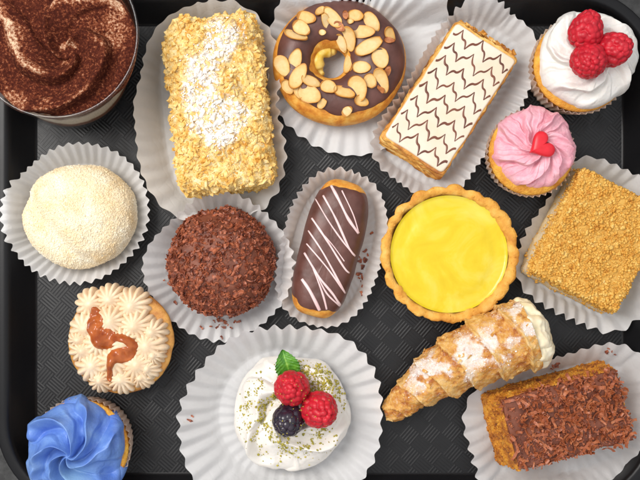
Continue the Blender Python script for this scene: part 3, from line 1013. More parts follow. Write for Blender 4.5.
for i, u0 in enumerate(np.linspace(-54, 54, 8)):
    vv = np.linspace(-0.97, 0.97, 260)
    x = (vv + 1) / 2 * NV + 0.35 + 0.05 * i
    kq = np.floor(x)
    fq = x - kq
    tq = 1 - 2 * fq
    wave = np.sign(tq) * np.abs(tq) ** 2.3 * np.where(kq % 2 == 0, 1, -1)
    u = u0 + 8.6 * wave + 1.2 * np.sin(vv * 5 + i)
    pts = mloc(u, vv * 32, 0)
    z = np.array([drop(tree_i, p[0], p[1])[0] or 40.0 for p in pts])
    pts[:, 2] = z + 0.15
    wd = (1.05 + 0.35 * vnoise(pts, 12, i)) * (1 - 0.72 * np.abs(wave) ** 1.2)
    part('chocolate_line', tube(pts, np.maximum(wd, 0.2), 8, 0.45), M_line, icing)
# loose flakes of pastry and custard at the far end
pf = [scatter(*slab((b[0] + 66 * math.cos(AM), b[1] + 66 * math.sin(AM)), AM, 5, 28, 26, r=2, bev=1, nz=6, per=120, top_rings=6), 500, strip_templates(8, 0.5, 0.12, (0.1, 0.6)), 2, 7, seed=6)]
part('pastry_flakes', pf[0], M_puff, mf, smooth=False, stuff=True)

# ================================================================ CUPCAKES
def cupcake(label, base, r0, r1, h, npl, cake_mat=M_sponge, dome=10, with_liner=True):
    t_ = thing('cupcake', label, 'cupcake', (base[0], base[1], 0), 'iced cupcakes on the tray')
    if with_liner:
        part('paper_liner', liner(base, r0, r1, h, npl), M_liner, t_)
    pr = [(r0 * 0.05, 2), (r0 - 2, 2)] if with_liner else [(r0 * 0.05, 1), (r0 - 2, 1), (r0, 3)]
    for v in np.linspace(0.1, 0.96, 8):
        pr.append((r0 + (r1 - r0) * v - (1.8 if with_liner else 0), h * v + 1))
    for a in np.linspace(0.15, PI / 2 - 0.05, 9):
        pr.append(((r1 - 0.6) * math.cos(a), h + dome * math.sin(a)))
    V, F = loft(revolve(base, pr, 160), True, True)
    V = rough_up(V, F, 1.6, 12, 3) if not with_liner else V
    part('sponge', (V, F), cake_mat, t_)
    return t_

def raspberry(label, px, py, z, r, axis, seed, group='red raspberries on cream', mat=None, name='raspberry', n=92, L=1.12, cat='raspberry'):
    c = P(px, py, z)
    k, m = 110, 72
    th = np.linspace(0, 2 * PI, k, endpoint=False)[None, :]
    ph = np.linspace(0.02, PI - 0.02, m)[:, None]
    Dv = np.stack([np.sin(ph) * np.cos(th), np.sin(ph) * np.sin(th), np.cos(ph) + 0 * th], -1).reshape(-1, 3)
    i = np.arange(n) + 0.5
    fp = np.arccos(1 - 2 * i / n)
    ft = PI * (1 + 5 ** 0.5) * i
    C = np.stack([np.sin(fp) * np.cos(ft), np.sin(fp) * np.sin(ft), np.cos(fp)], -1)
    C += 0.075 * np.random.default_rng(seed).normal(size=C.shape)
    C /= np.linalg.norm(C, axis=1, keepdims=True)
    d = np.sqrt(np.maximum(0, 2 - 2 * (Dv @ C.T)))
    dm = d.min(1)
    d0 = 1.9 * math.sqrt(4 / n) * 0.62
    bmp = np.sqrt(np.maximum(0, 1 - (dm / d0) ** 2))
    rad = r * (0.86 + 0.16 * bmp)
    rad = rad * (1 + 0.05 * vnoise(Dv, 0.7, seed))
    pos = Dv * rad[:, None]
    tpr = 1 - 0.16 * (Dv[:, 2] + 0.2)           # narrower at the tip
    pos[:, :2] *= tpr[:, None]
    pos[:, 2] *= L
    ax = np.array(axis, float); ax /= np.linalg.norm(ax)
    hlp = np.array([1, 0, 0.0]) if abs(ax[0]) < 0.9 else np.array([0, 1.0, 0])
    e1 = np.cross(hlp, ax); e1 /= np.linalg.norm(e1)
    e2 = np.cross(ax, e1)
    W = c + pos[:, :1] * e1 + pos[:, 1:2] * e2 + pos[:, 2:3] * ax
    V, F = loft(W.reshape(m, k, 3), True, True)
    msk = np.concatenate([bmp, [1, 1]])
    o = single(name, (V, F), mat or M_rasp, label, cat, (c[0], c[1], c[2] - r * 0.9), group, attrs={'mask': msk})
    return V, F, o

t = NT('raspberry_flesh')
c = t.ramp(t.noise(6, 3), [(0.3, (0.38, 0.003, 0.014)), (0.7, (0.60, 0.012, 0.028))])
t.principled(c, 0.42, t.bump(t.noise(1.0, 2), 0.4, 0.4), sss=0.2, sss_r=(1, 0.12, 0.12), sss_s=3, spec=0.4, sheen=0.04)
M_rasp = t.m
t = NT('blackberry_flesh')
c = t.ramp(t.noise(6, 3), [(0.3, (0.010, 0.008, 0.016)), (0.7, (0.030, 0.016, 0.030))])
t.principled(c, 0.22, t.bump(t.noise(1.3, 2), 0.15, 0.4), spec=0.6)
M_black = t.m

# raspberry cupcake
b = P(567, 74, 0)
cu = cupcake('cupcake with white cream swirl and three raspberries', b, 40, 46, 44, 46)
V, F, q, rd = ruffle((b[0] + 4, b[1] + 4), 50, 45.5, 25, ((4, 8.0, 11.0), (9, 9.5, 3.4), (19, 10.0, 1.2)), 31, amax=0.60, warp=1.0, peak=2)
part('cream_swirl', (V, F), M_cream, cu)
raspberry('raspberry lying with its tip towards the tray rim, topmost on the white cupcake', 586, 30, 86, 16, (0.15, 0.85, 0.25), 1)
raspberry('raspberry nearest the pink cupcake among the three on white cream', 589, 61, 88, 17.0, (-0.2, -0.3, 0.9), 2)
raspberry('raspberry nearest the right edge of the photo among the three on white cream', 614, 49, 84, 16.2, (0.5, 0.05, 0.8), 3)

# pink cupcake
b = P(521, 157, 0)
cu = cupcake('cupcake with pink buttercream swirl and a red sugar heart', b, 36.5, 41.5, 40, 44)
V, F, q, rd = ruffle((b[0] + 2, b[1] + 5), 43, 38.5, 21, ((7, 7.0, 9.5), (15, 8.5, 3.0), (29, 9.0, 0.9)), 41, amax=0.60, warp=1.3, peak=2)
part('pink_swirl', (V, F), M_pink, cu)
tree = bvh(V, F)
p, nn = land(tree, 541, 146)
k = 80
tt = np.linspace(0, 2 * PI, k, endpoint=False)
hx = 16 * np.sin(tt) ** 3
hy = 13 * np.cos(tt) - 5 * np.cos(2 * tt) - 2 * np.cos(3 * tt) - np.cos(4 * tt)
rings = []
for q_, z in ((1.0, -2.5), (1.03, -0.5), (1.0, 1.2), (0.92, 2.4), (0.75, 3.3), (0.45, 3.9), (0.1, 4.1)):
    rings.append(np.column_stack([rot2(np.stack([hx * q_, (hy + 2) * q_ - 2], -1) * 0.78, math.radians(-60)), np.full(k, z)]))
Vh, Fh = loft(np.array(rings), True, True)
M_heart = simple('red_sugar_paste', (0.62, 0.008, 0.02), (0.72, 0.014, 0.03), 9, 0.38, 0.1, 3, 0.5, sss=0.1, sss_s=2)
Vh = Vh + np.array([p[0], p[1], p[2] + 2.5])
part('sugar_heart', (Vh, Fh), M_heart, cu)

# caramel cupcake
b = P(124, 339, 18)
cu = cupcake('cupcake without a liner, coffee cream rosettes and a caramel drizzle on top', b, 43, 51.5, 30, 40, cake_mat=M_brown_sponge, dome=9, with_liner=False)
def star(cx_, cy_, z, r, h, n, seed, tw=0.0, off=0.0):
    s = np.linspace(0.01, 1, 26)[:, None]
    th_ = np.linspace(0, 2 * PI, n * 12, endpoint=False)[None, :]
    a = s * PI * 0.56
    rd_ = np.abs(np.cos((th_ * n + off + tw * s) / 2)) ** 0.7
    rho = r * np.sin(np.minimum(a, PI / 2)) ** 0.85 * (1 - 0.24 * (1 - rd_) * sstep(0.05, 0.4, s))
    Z = h * np.cos(a) ** 1 - 3.0 * (1 - rd_) * sstep(0.1, 0.5, s) + h * 0.25 * np.exp(-(s / 0.12) ** 2)
    X = cx_ + rho * np.cos(th_)
    Y = cy_ + rho * np.sin(th_)
    W = np.stack([X, Y, Z + z], -1)
    pts = W.reshape(-1, 3)
    W = W + np.stack([vnoise(pts, 9, seed), vnoise(pts, 9, seed + 1), vnoise(pts, 9, seed + 2)], -1).reshape(W.shape) * 0.8
    return loft(W, True)
STAR = [(215, 60, 36), (262, 48, 34), (315, 62, 40), (205, 118, 38), (268, 100, 40), (325, 110, 42), (366, 126, 32), (352, 160, 44), (368, 182, 26), (200, 170, 34), (238, 150, 38), (300, 150, 40), (222, 205, 40), (275, 195, 42), (330, 205, 44), (355, 214, 26), (240, 242, 30), (290, 240, 34), (338, 238, 26), (190, 145, 28)]
gs = []
for i, (x, y, r_) in enumerate(STAR):
    p = P(x / 2.4, 280 + y / 2.4, 46)
    dd = math.hypot(p[0] - b[0], p[1] - b[1])
    z = 38 - 7 * (dd / 45) ** 2
    gs.append(star(p[0] - 1, p[1], z, r_ / 2.4 * 1.12, 13, 12 + i % 3, 50 + i, tw=0.9, off=i))
for i, g_ in enumerate(gs):
    part('cream_rosette', g_, M_coffee, cu)
tree = bvh(*join(*gs))
t = NT('caramel_sauce')
c = t.ramp(t.noise(10, 3), [(0.3, (0.25, 0.045, 0.007)), (0.7, (0.46, 0.12, 0.022))])
t.principled(c, 0.16, None, spec=0.5, sss=0.15, sss_r=(1, 0.4, 0.1), sss_s=3)
M_caramel = t.m
pth = smooth_path([(228, 72), (232, 95), (228, 122), (244, 142), (262, 138), (298, 142), (318, 160), (300, 178), (272, 186), (262, 210), (264, 240)], 130)
W, rad = [], []
rv = [13, 16, 15, 20, 8, 8, 13, 16, 14, 6, 9]
for i, (x, y) in enumerate(pth):
    p, nn = land(tree, x / 2.4, 280 + y / 2.4)
    W.append(p if p is not None else W[-1])
    rad.append(np.interp(i / 129, np.linspace(0, 1, 11), rv) / 2.4)
W = np.array(W)
kern = np.ones(9) / 9
zs = np.convolve(np.pad(W[:, 2], 4, 'edge'), kern, 'valid')
W[:, 2] = zs + 1.4
rad = np.array(rad) * (1 + 0.2 * vnoise(W, 8, 3))
rad = rad * np.minimum(1, np.sin(np.linspace(0.12, PI - 0.12, len(rad))) * 3) ** 0.6
# the sauce lies over the rosettes as a thin glossy pool that follows them
st = 0.55
gx = np.arange(W[:, 0].min() - 12, W[:, 0].max() + 12, st)
gy = np.arange(W[:, 1].min() - 12, W[:, 1].max() + 12, st)
GX, GY = np.meshgrid(gx, gy, indexing='ij')
pp = np.stack([GX.ravel(), GY.ravel()], -1)
wig = 1.0 + 0.28 * fbm(np.column_stack([pp, 0 * pp[:, 0]]), 9, 2, 3)
dd = (np.linalg.norm(pp[:, None] - W[None, :, :2], axis=2) / (rad[None] * 1.12)).min(1) / wig
hz = np.full(len(pp), np.nan)
for i in np.where(dd < 1.3)[0]:
    z_, _n = drop(tree, pp[i, 0], pp[i, 1])
    hz[i] = z_ if z_ is not None else 36.0
Hh = hz.reshape(GX.shape)
for _ in range(14):                       # sauce levels out between the ridges
    acc, cnt = np.zeros_like(Hh), np.zeros_like(Hh)
    for dx, dy in ((0, 0), (1, 0), (-1, 0), (0, 1), (0, -1)):
        q_ = np.roll(np.roll(Hh, dx, 0), dy, 1)
        ok_ = ~np.isnan(q_)
        acc[ok_] += q_[ok_]; cnt[ok_] += 1
    Hh = np.where(np.isnan(Hh), np.nan, acc / np.maximum(cnt, 1))
top = Hh.ravel() + 3.4 * np.sqrt(np.maximum(0, 1 - dd ** 2)) - 0.8
inside = (dd < 1.06) & ~np.isnan(top)
idx = -np.ones(len(pp), int)
idx[inside] = np.arange(inside.sum())
idg = idx.reshape(GX.shape)
Vs_ = np.column_stack([pp[inside], top[inside]])
Fs_ = []
A0, A1, A2, A3 = idg[:-1, :-1], idg[1:, :-1], idg[1:, 1:], idg[:-1, 1:]
okc = (A0 >= 0) & (A1 >= 0) & (A2 >= 0) & (A3 >= 0)
Fs_ = np.stack([A0[okc], A1[okc], A2[okc], A3[okc]], -1).tolist()
part('caramel_drizzle', (Vs_, Fs_), M_caramel, cu)

# blue cupcake
b = P(93, 437, 0)
cu = cupcake('cupcake with a blue buttercream rose swirl in the tray corner', b, 40, 46.5, 42, 46)
V, F, q, rd = ruffle((b[0] - 3.5, b[1] - 1), 46, 47, 28, ((6, -8.5, 20.0), (13, -10.0, 3.2)), 61, amax=0.60, warp=1.1, peak=2)
part('blue_swirl', (V, F), M_blue, cu, attrs={'mask': sstep(0.55, 0.15, q) * 0 + 0.7 * np.exp(-(((V[:, 0] - b[0] - 0) / 14) ** 2 + ((V[:, 1] - b[1] + 20) / 12) ** 2))})

# ================================================================ CHOCOLATE FLAKE BALL
b = P(222, 262, 26)
cb = thing('chocolate_ball', 'round cake ball covered all over in dark chocolate flakes', 'cake', (b[0], b[1], 1))
R = []
th = np.linspace(0, 2 * PI, 140, endpoint=False)
for s in np.linspace(0.01, 1, 60):
    a = s * PI * 0.66
    rr_ = 50.5 * math.sin(a) ** 0.9 if a < PI / 2 else 50.5 * math.sin(a) ** 0.7
    z = 26 + 34 * math.cos(a) if a < PI / 2 else 26 + 50 * math.cos(a)
    R.append(np.stack([b[0] + rr_ * np.cos(th), b[1] + rr_ * np.sin(th) * 1.02, np.full(140, z + 1.5)], -1))
V, F = loft(np.array(R), True)
V = rough_up(V, F, 4.0, 20, 14)
M_choc_body = simple('chocolate_cream', (0.12, 0.030, 0.013), (0.22, 0.064, 0.030), 16, 0.6, 0.5, 4, 1.2)
t = NT('chocolate_flakes')
c = t.ramp(t.noise(5, 4), [(0.32, (0.060, 0.011, 0.005)), (0.46, (0.18, 0.038, 0.014)), (0.64, (0.42, 0.125, 0.055))])
t.principled(c, 0.5, t.bump(t.noise(2, 3), 0.3, 0.5))
M_flakes = t.m
part('cake_ball', (V, F), M_choc_body, cb)
part('flake_coating', scatter(V, F, 3600, strip_templates(10, 0.5, 0.14, (0.2, 1.2), 4) + crumb_templates(5, 0.45, (1, 0.8, 0.5)), 1.2, 3.6, tilt=1.0, nz_min=-0.3, lift=0.15, seed=5, weight=lambda p: 0.45 + 0.55 * sstep(-0.3, 0.1, fbm(p, 22, 2, 71))), M_flakes, cb, smooth=False, stuff=True)

# ================================================================ ECLAIR
AE = math.radians(75)
b = P(330, 249, 24)
ec = thing('eclair', 'long eclair with chocolate glaze and thin pale icing lines', 'pastry', (b[0], b[1], 1))
def eclair_body(hx, hy, zc, hz, a0, a1, m=44, k=220, seed=3, nz=1.3):
    C = superellipse(hx, hy, 3.4, 0, 1440)
    C, _ = resample_closed(C, k)
    R = []
    for a in np.linspace(a0, a1, m):
        s = max(math.cos(a), 0.0) ** 0.55
        inset = (1 - s) * hy * 0.98
        q = C * np.array([(hx - inset) / hx, (hy - inset) / hy])
        R.append(np.column_stack([rot2(q, AE) + b[:2], np.full(k, zc + hz * math.sin(a))]))
    V, F = loft(np.array(R), True, True)
    return rough_up(V, F, nz, 22, seed), F
V, F = eclair_body(67.5, 28.5, 22, 20, -1.45, 1.5)
part('choux_body', (V, F), M_choux, ec)
C, _ = resample_closed(superellipse(66.5, 29.2, 3.4, 0, 1440), 260)
c3 = np.column_stack([C, 0 * C[:, 0]])
a0 = -0.10 + 0.30 * fbm(c3, 20, 3, 4) + 0.85 * sstep(50, 66, np.abs(C[:, 0]) + 9 * fbm(c3, 12, 2, 9))
RG = []
for q_ in np.linspace(0, 1, 44):
    a_ = a0 + (1.54 - a0) * q_
    lip = 1.0 - 0.06 * (1 - sstep(0, 0.08, np.array(q_)))
    sx = np.maximum(np.cos(a_), 0) ** 0.55
    ins = (1 - sx) * 29.2 * 0.98
    RG.append(np.column_stack([rot2(C * np.stack([(66.5 - ins) / 66.5, (29.2 - ins) / 29.2], -1) * lip, AE) + b[:2], 22.6 + 21.4 * np.sin(a_) * lip]))
Vg, Fg = loft(np.array(RG), False, True)
Vg = rough_up(Vg, Fg, 1.3, 22, 3)
# the glaze stops short at the two ends
ec_glaze = part('chocolate_glaze', (Vg, Fg), M_glaze, ec)
tree = bvh(Vg, Fg)
Z8 = [[(165, 45), (190, 90), (220, 150), (250, 193)], [(250, 190), (235, 140), (203, 72)], [(150, 86), (185, 150), (222, 232), (240, 257)], [(240, 258), (205, 215), (165, 158), (128, 95)], [(118, 150), (160, 212), (208, 288), (224, 305)], [(210, 272), (180, 230), (150, 195)],
      [(108, 185), (150, 248), (195, 330), (212, 362)], [(212, 362), (165, 295), (103, 222)], [(97, 248), (140, 318), (178, 365), (200, 400)], [(200, 400), (160, 362), (128, 300)], [(90, 322), (115, 360), (150, 430)], [(165, 430), (150, 368), (122, 292)]]
W8 = [4.6, 2.2, 3.4, 2.4, 3.2, 1.6, 3.0, 2.4, 3.8, 2.6, 5.2, 3.0]
M_drizzle = simple('pale_icing', (0.74, 0.50, 0.49), (0.84, 0.66, 0.65), 20, 0.35)
for pts, w_ in zip(Z8, W8):
    W = []
    for x, y in smooth_path(pts, 46):
        p, nn = land(tree, 270 + x / 2.823, 165 + y / 2.823)
        if p is not None:
            W.append(p + np.array([0, 0, 0.25]))
    W = np.array(W)
    part('icing_line', tube(W, w_ / 2.823 * 0.85 * (1 + 0.3 * vnoise(W, 9, 2)), 8, 0.55), M_drizzle, ec_glaze)

# ================================================================ LEMON TART
b = P(448, 254, 18)
tart = thing('lemon_tart', 'round tart with a scalloped crust and smooth yellow lemon filling', 'tart', (b[0], b[1], 0))
t = NT('shortcrust')
c = t.ramp(t.noise(12, 5), [(0.28, (0.54, 0.20, 0.02)), (0.5, (0.74, 0.37, 0.055)), (0.72, (0.83, 0.51, 0.13))])
t.principled(c, 0.7, t.bump(t.noise(2.4, 5, 0.65), 0.7, 1.4))
NL = 21
def scal(th_, i, r_, z):
    if r_ < 52:
        return 0
    wt = sstep(0, 22, z) * (1.0 if i < 9 else max(0, (r_ - 56) / 11))
    return wt * (3.2 * np.abs(np.cos(th_ * NL / 2 + 0.3)) ** 0.7 - 1.6)
pr = [(2, 0.6), (48, 0.6), (54, 2), (57, 6), (60, 12), (62.5, 18), (64.6, 22), (66, 24.6), (65.8, 26.4), (64.2, 27.6), (61.5, 27.8), (59, 26.6), (57.2, 24), (56.3, 20), (55, 15), (2, 15)]
V, F = loft(revolve(b, pr, 336, scal), True, True)
V = rough_up(V, F, 2.6, 12, 6)
V = rough_up(V, F, 0.9, 4, 7)
part('crust', (V, F), t.m, tart)
part('crust_crumbs', scatter(V, F, 1500, crumb_templates(6, 0.45, (1, 1, 0.6)), 0.4, 1.3, tilt=0.6, nz_min=0.1, weight=lambda p: (np.hypot(p[:, 0] - b[0], p[:, 1] - b[1]) > 59) * 1.0, seed=41), t.m, tart, smooth=False, stuff=True)
t = NT('lemon_curd')
wn_ = t.noise(46, 4, 0.6, 1.2)
c = t.ramp(wn_, [(0.34, (0.67, 0.48, 0.003)), (0.47, (0.70, 0.53, 0.010)), (0.57, (0.71, 0.565, 0.04)), (0.74, (0.73, 0.61, 0.09))])
t.principled(c, 0.22, t.bump(t.noise(16, 3), 0.25, 1.6), sss=0.15, sss_s=3, spec=0.5)
pts = []
for q in np.linspace(1, 0.01, 40):
    zz = 22.6 + 1.2 * (1 - q ** 8) + 2.2 * sstep(0.955, 1.0, np.array(q)) - 1.2 * math.exp(-((q - 0.8) / 0.1) ** 2)
    th = np.linspace(0, 2 * PI, 180, endpoint=False)
    pts.append(np.stack([b[0] + 57 * q * np.cos(th), b[1] + 57 * q * np.sin(th), np.full(180, zz)], -1))
V, F = loft(np.array(pts), False, True)
V[:, 2] += 0.9 * fbm(V, 24, 3, 12)
part('lemon_filling', (V, F), t.m, tart)

# ================================================================ GOLDEN CRUMBED SQUARE
AS = math.radians(-27)
b = P(599, 241, 44)
sq = thing('crumb_square', 'square cake slice with toasted golden crumbs on top', 'cake', (b[0], b[1], 1))
V, F = slab((b[0], b[1]), AS, 44.5, 54, 46, r=4, bev=3, taper=0.07, nz=24, per=380, top_rings=36)
V = rough_up(V, F, 2.0, 12, 15)
t = NT('layered_cake')
sp = t.n('ShaderNodeSeparateXYZ'); t.l(t.co, sp.inputs[0])
zz = t.math('ADD', sp.outputs[2], t.math('MULTIPLY', t.noise(12, 3), 8.0))
c = t.ramp(t.math('DIVIDE', zz, 50.0), [(0.0, (0.66, 0.42, 0.16)), (0.25, (0.74, 0.54, 0.28)), (0.5, (0.80, 0.66, 0.44)), (0.75, (0.72, 0.48, 0.20)), (0.95, (0.70, 0.40, 0.08))])
t.principled(c, 0.7, t.bump(t.noise(2.6, 5, 0.7), 0.9, 1.6))
part('cake_slice', (V, F), t.m, sq)
t = NT('toasted_crumbs')
c = t.ramp(t.noise(8, 5, 0.7), [(0.28, (0.42, 0.14, 0.012)), (0.43, (0.64, 0.30, 0.035)), (0.56, (0.75, 0.44, 0.09)), (0.72, (0.82, 0.62, 0.25))])
t.principled(c, 0.65, t.bump(t.noise(1.2, 3), 0.4, 0.5), sss=0.08, sss_s=2)
M_toast = t.m
part('crumb_topping', scatter(V, F, 24000, crumb_templates(10, 0.5, (1, 0.9, 0.9)), 0.4, 2.1, power=2.6, weight=lambda p: sstep(20, 44, p[:, 2]) * 0.95 + 0.05, tilt=0.9, lift=0.25, seed=8), M_toast, sq, smooth=True, stuff=True)

# ================================================================ CREAM HORN
horn = thing('cream_horn', 'flaky cone shaped pastry horn filled with cream and dusted with powdered sugar', 'pastry', (*P(470, 358, 0)[:2], 0))
SP = [(391, 419, 11), (397, 407, 15), (412, 393, 19), (434, 377, 25), (456, 363, 30), (482, 351, 34), (508, 340, 36.5), (528, 333, 37)]
sp_ = smooth_path(np.array([(x, y, r_) for x, y, r_ in SP], float), 150)
k = 150
th = np.linspace(0, 2 * PI, k, endpoint=False)
ctrs = np.array([P(x, y, max(r_ * 0.95, 8)) for x, y, r_ in sp_])
ctrs[:, 2] += 1
T = np.gradient(ctrs, axis=0); T /= np.linalg.norm(T, axis=1, keepdims=True)
A = np.cross(T, [0, 0, 1.0]); A /= np.linalg.norm(A, axis=1, keepdims=True)
B = np.cross(A, T)
R, MSK = [], []
for i in range(len(sp_)):
    s = i / (len(sp_) - 1)
    wr = (s ** 0.85 * 6.2 + th / (2 * PI) * 1.0 + 0.08 * np.sin(3 * th)) % 1.0
    step = (1 - wr) ** 1.6                     # each wrap steps out over the one before
    edge = np.exp(-((wr - 0.04) / 0.05) ** 2) * 0.4
    rr_ = sp_[i, 2] * 0.955 * (0.92 + 0.125 * (step + edge))
    if i < 7:
        rr_ = rr_ * (0.35 + 0.65 * math.sqrt(i / 7))
    R.append(ctrs[i] + rr_[:, None] * (np.cos(th)[:, None] * A[i] + 0.97 * np.sin(th)[:, None] * B[i]))
    MSK.append(wr)
V, F = loft(np.array(R), True, False)
MSK = np.concatenate([np.concatenate(MSK), [0.5]])
N = normals(V, F)
cen = np.vstack([np.repeat(ctrs, k, 0), ctrs[:1]])
out = V - cen; out /= np.linalg.norm(out, axis=1, keepdims=True) + 1e-9
V = V + out * (3.0 * fbm(V, 15, 4, 33) + 1.3 * fbm(V, 4.5, 2, 35))[:, None]
V[:, 2] = np.maximum(V[:, 2], 0.8)
t = NT('flaky_pastry')
n1 = t.noise(9, 5, 0.65)
c = t.ramp(t.math('ADD', n1, t.math('MULTIPLY', t.attr('mask'), -0.16)), [(0.26, (0.38, 0.11, 0.012)), (0.38, (0.58, 0.25, 0.04)), (0.52, (0.72, 0.41, 0.11)), (0.70, (0.81, 0.58, 0.28))])
n2 = t.math('ADD', t.math('MULTIPLY', t.noise(3, 6, 0.85), 1.15), t.math('MULTIPLY', t.attr('sugar'), 0.42))
c = t.mix(t.ramp(n2, [(0.62, 0.0), (1.32, 0.85)]), c, (0.84, 0.80, 0.77))
t.principled(c, 0.6, t.bump(t.noise(3.2, 5, 0.7), 0.8, 1.6))
M_horn = t.m
def horn_sugar(p):
    pts = [(428, 380), (452, 372), (470, 352), (488, 350), (505, 334), (522, 322)]
    Q = np.array([P(*q, 55)[:2] for q in pts])
    d = np.full(len(p), 1e9)
    for a_, c_ in zip(Q[:-1], Q[1:]):
        ab = c_ - a_
        tt_ = np.clip(((p[:, :2] - a_) @ ab) / (ab @ ab), 0, 1)
        d = np.minimum(d, np.linalg.norm(p[:, :2] - (a_ + tt_[:, None] * ab), axis=1))
    d = d + 12 * fbm(p, 20, 3, 6)
    return (1 - sstep(4, 27, d)) * sstep(0.35, 0.6, 0.5 + 0.9 * fbm(p, 12, 3, 16))
part('pastry_cone', (V, F), M_horn, horn, attrs={'mask': MSK, 'sugar': np.clip(horn_sugar(V) * 0.9 + 0.03, 0, 1) * (out[:, 2] > 0)})
part('powdered_sugar', scatter(V, F, 9000, crumb_templates(8, 0.4, (1, 1, 0.5)), 0.3, 1.0, weight=lambda p: horn_sugar(p) * 0.45, tilt=0.8, nz_min=0.2, lift=0.2, seed=9), M_sugar, horn, smooth=False, stuff=True)
part('pastry_flakes', scatter(V, F, 130, strip_templates(10, 0.5, 0.05, (0.1, 0.7)), 1.5, 4.0, tilt=0.3, nz_min=-0.2, lift=0.05, seed=10), M_horn, horn, smooth=False, stuff=True)
# ruffled cream in the mouth of the horn
e = ctrs[-1]
R = []
kk = 200
th2 = np.linspace(0, 2 * PI, kk, endpoint=False)
for s in np.linspace(0, 1, 46):
    a = s * PI / 2 * 0.99
    ruf = 0.96 + 0.13 * np.abs(np.sin(th2 * 5 + 2.5 * s)) ** 0.6 * sstep(0.15, 0.5, np.array(1 - s))
    rr_ = 32.5 * math.cos(a) ** 0.62 * ruf * (0.86 + 0.14 * sstep(0, 0.2, np.array(s)))
    ax_ = -8 + 27 * math.sin(a) + 2.2 * np.sin(th2 * 5 + 6 * s) * math.cos(a) * s
    R.append(e + T[-1] * ax_[:, None] + rr_[:, None] * (np.cos(th2)[:, None] * A[-1] + 0.96 * np.sin(th2)[:, None] * B[-1]))
Vc, Fc = loft(np.array(R), False, True)
Vc = rough_up(Vc, Fc, 5.0, 18, 5)
Vc = rough_up(Vc, Fc, 1.2, 5, 6)
Vc[:, 2] = np.maximum(Vc[:, 2], 1.0)
M_vanilla = simple('vanilla_cream', (0.80, 0.66, 0.40), (0.86, 0.78, 0.58), 18, 0.35, 0.2, 4, 0.8, sss=0.2, sss_s=3)
part('cream_filling', (Vc, Fc), M_vanilla, horn)

# ================================================================ CHOCOLATE SHAVED SLICE
AC = math.radians(15)
b = P(565, 419, 42)
cs = thing('chocolate_slice', 'oblong orange brown cake slice topped with curled chocolate shavings', 'cake', (b[0], b[1], 1))
V, F = slab((b[0], b[1]), AC, 57, 35, 42, r=3, bev=2, taper=0.05, nz=26, per=380, top_rings=30)
lx_ = rot2(V[:, :2] - b[:2], -AC)[:, 0]
sh = -9 * (1 - (V[:, 2] - 1.6) / 42) * sstep(-20, -57, lx_)            # the cut end leans out at the foot
V[:, 0] += sh * math.cos(AC); V[:, 1] += sh * math.sin(AC)
V = rough_up(V, F, 2.0, 11, 19)
t = NT('soaked_sponge')
c = t.ramp(t.noise(9, 5, 0.65), [(0.32, (0.16, 0.040, 0.008)), (0.45, (0.46, 0.15, 0.014)), (0.58, (0.68, 0.29, 0.02)), (0.75, (0.78, 0.46, 0.08))])
t.principled(c, 0.6, t.bump(t.noise(2.6, 5, 0.7), 0.9, 1.6))
part('cake_slice', (V, F), t.m, cs)
part('sponge_crumb', scatter(V, F, 5200, crumb_templates(8, 0.5, (1, 0.9, 0.7)), 0.5, 2.2, tilt=0.9, power=2.2, seed=52, weight=lambda p: (p[:, 2] < 43) * 1.0), t.m, cs, smooth=False, stuff=True)
Vt, Ft = slab((b[0] + 1, b[1]), AC, 56, 34.2, 4, r=3, bev=1.6, nz=3, per=260, z0=42.2, top_rings=24)
Vt = rough_up(Vt, Ft, 2.2, 14, 23)
part('chocolate_cream', (Vt, Ft), M_choc_body, cs)
def shav_w(p):
    u = rot2(p[:, :2] - b[:2], -AC)
    return np.where((p[:, 2] > 43), 0.35 + 0.65 * sstep(-52, -20, u[:, 0] + 8 * vnoise(p, 14, 3)), 0.03)
t = NT('milk_chocolate_shavings')
c = t.ramp(t.noise(8, 4), [(0.30, (0.20, 0.044, 0.013)), (0.5, (0.37, 0.100, 0.036)), (0.70, (0.50, 0.18, 0.075))])
t.principled(c, 0.45, t.bump(t.noise(2, 3), 0.25, 0.5))
M_shav = t.m
part('chocolate_shavings', scatter(Vt, Ft, 900, strip_templates(16, 0.21, 0.045, (0.25, 1.7), 9) + strip_templates(4, 0.3, 0.05, (2.4, 3.4), 9), 3.2, 7.5, weight=shav_w, tilt=0.6, lift=0.2, seed=12), M_shav, cs, smooth=False, stuff=True)
part('chocolate_crumbs', scatter(Vt, Ft, 1500, crumb_templates(6, 0.45, (1, 0.8, 0.5)) + strip_templates(6, 0.5, 0.1, (0.2, 1.0), 3), 0.9, 2.6, weight=lambda p: 0.25 + 0.7 * shav_w(p), tilt=0.9, lift=0.2, seed=13), M_flakes, cs, smooth=False, stuff=True)

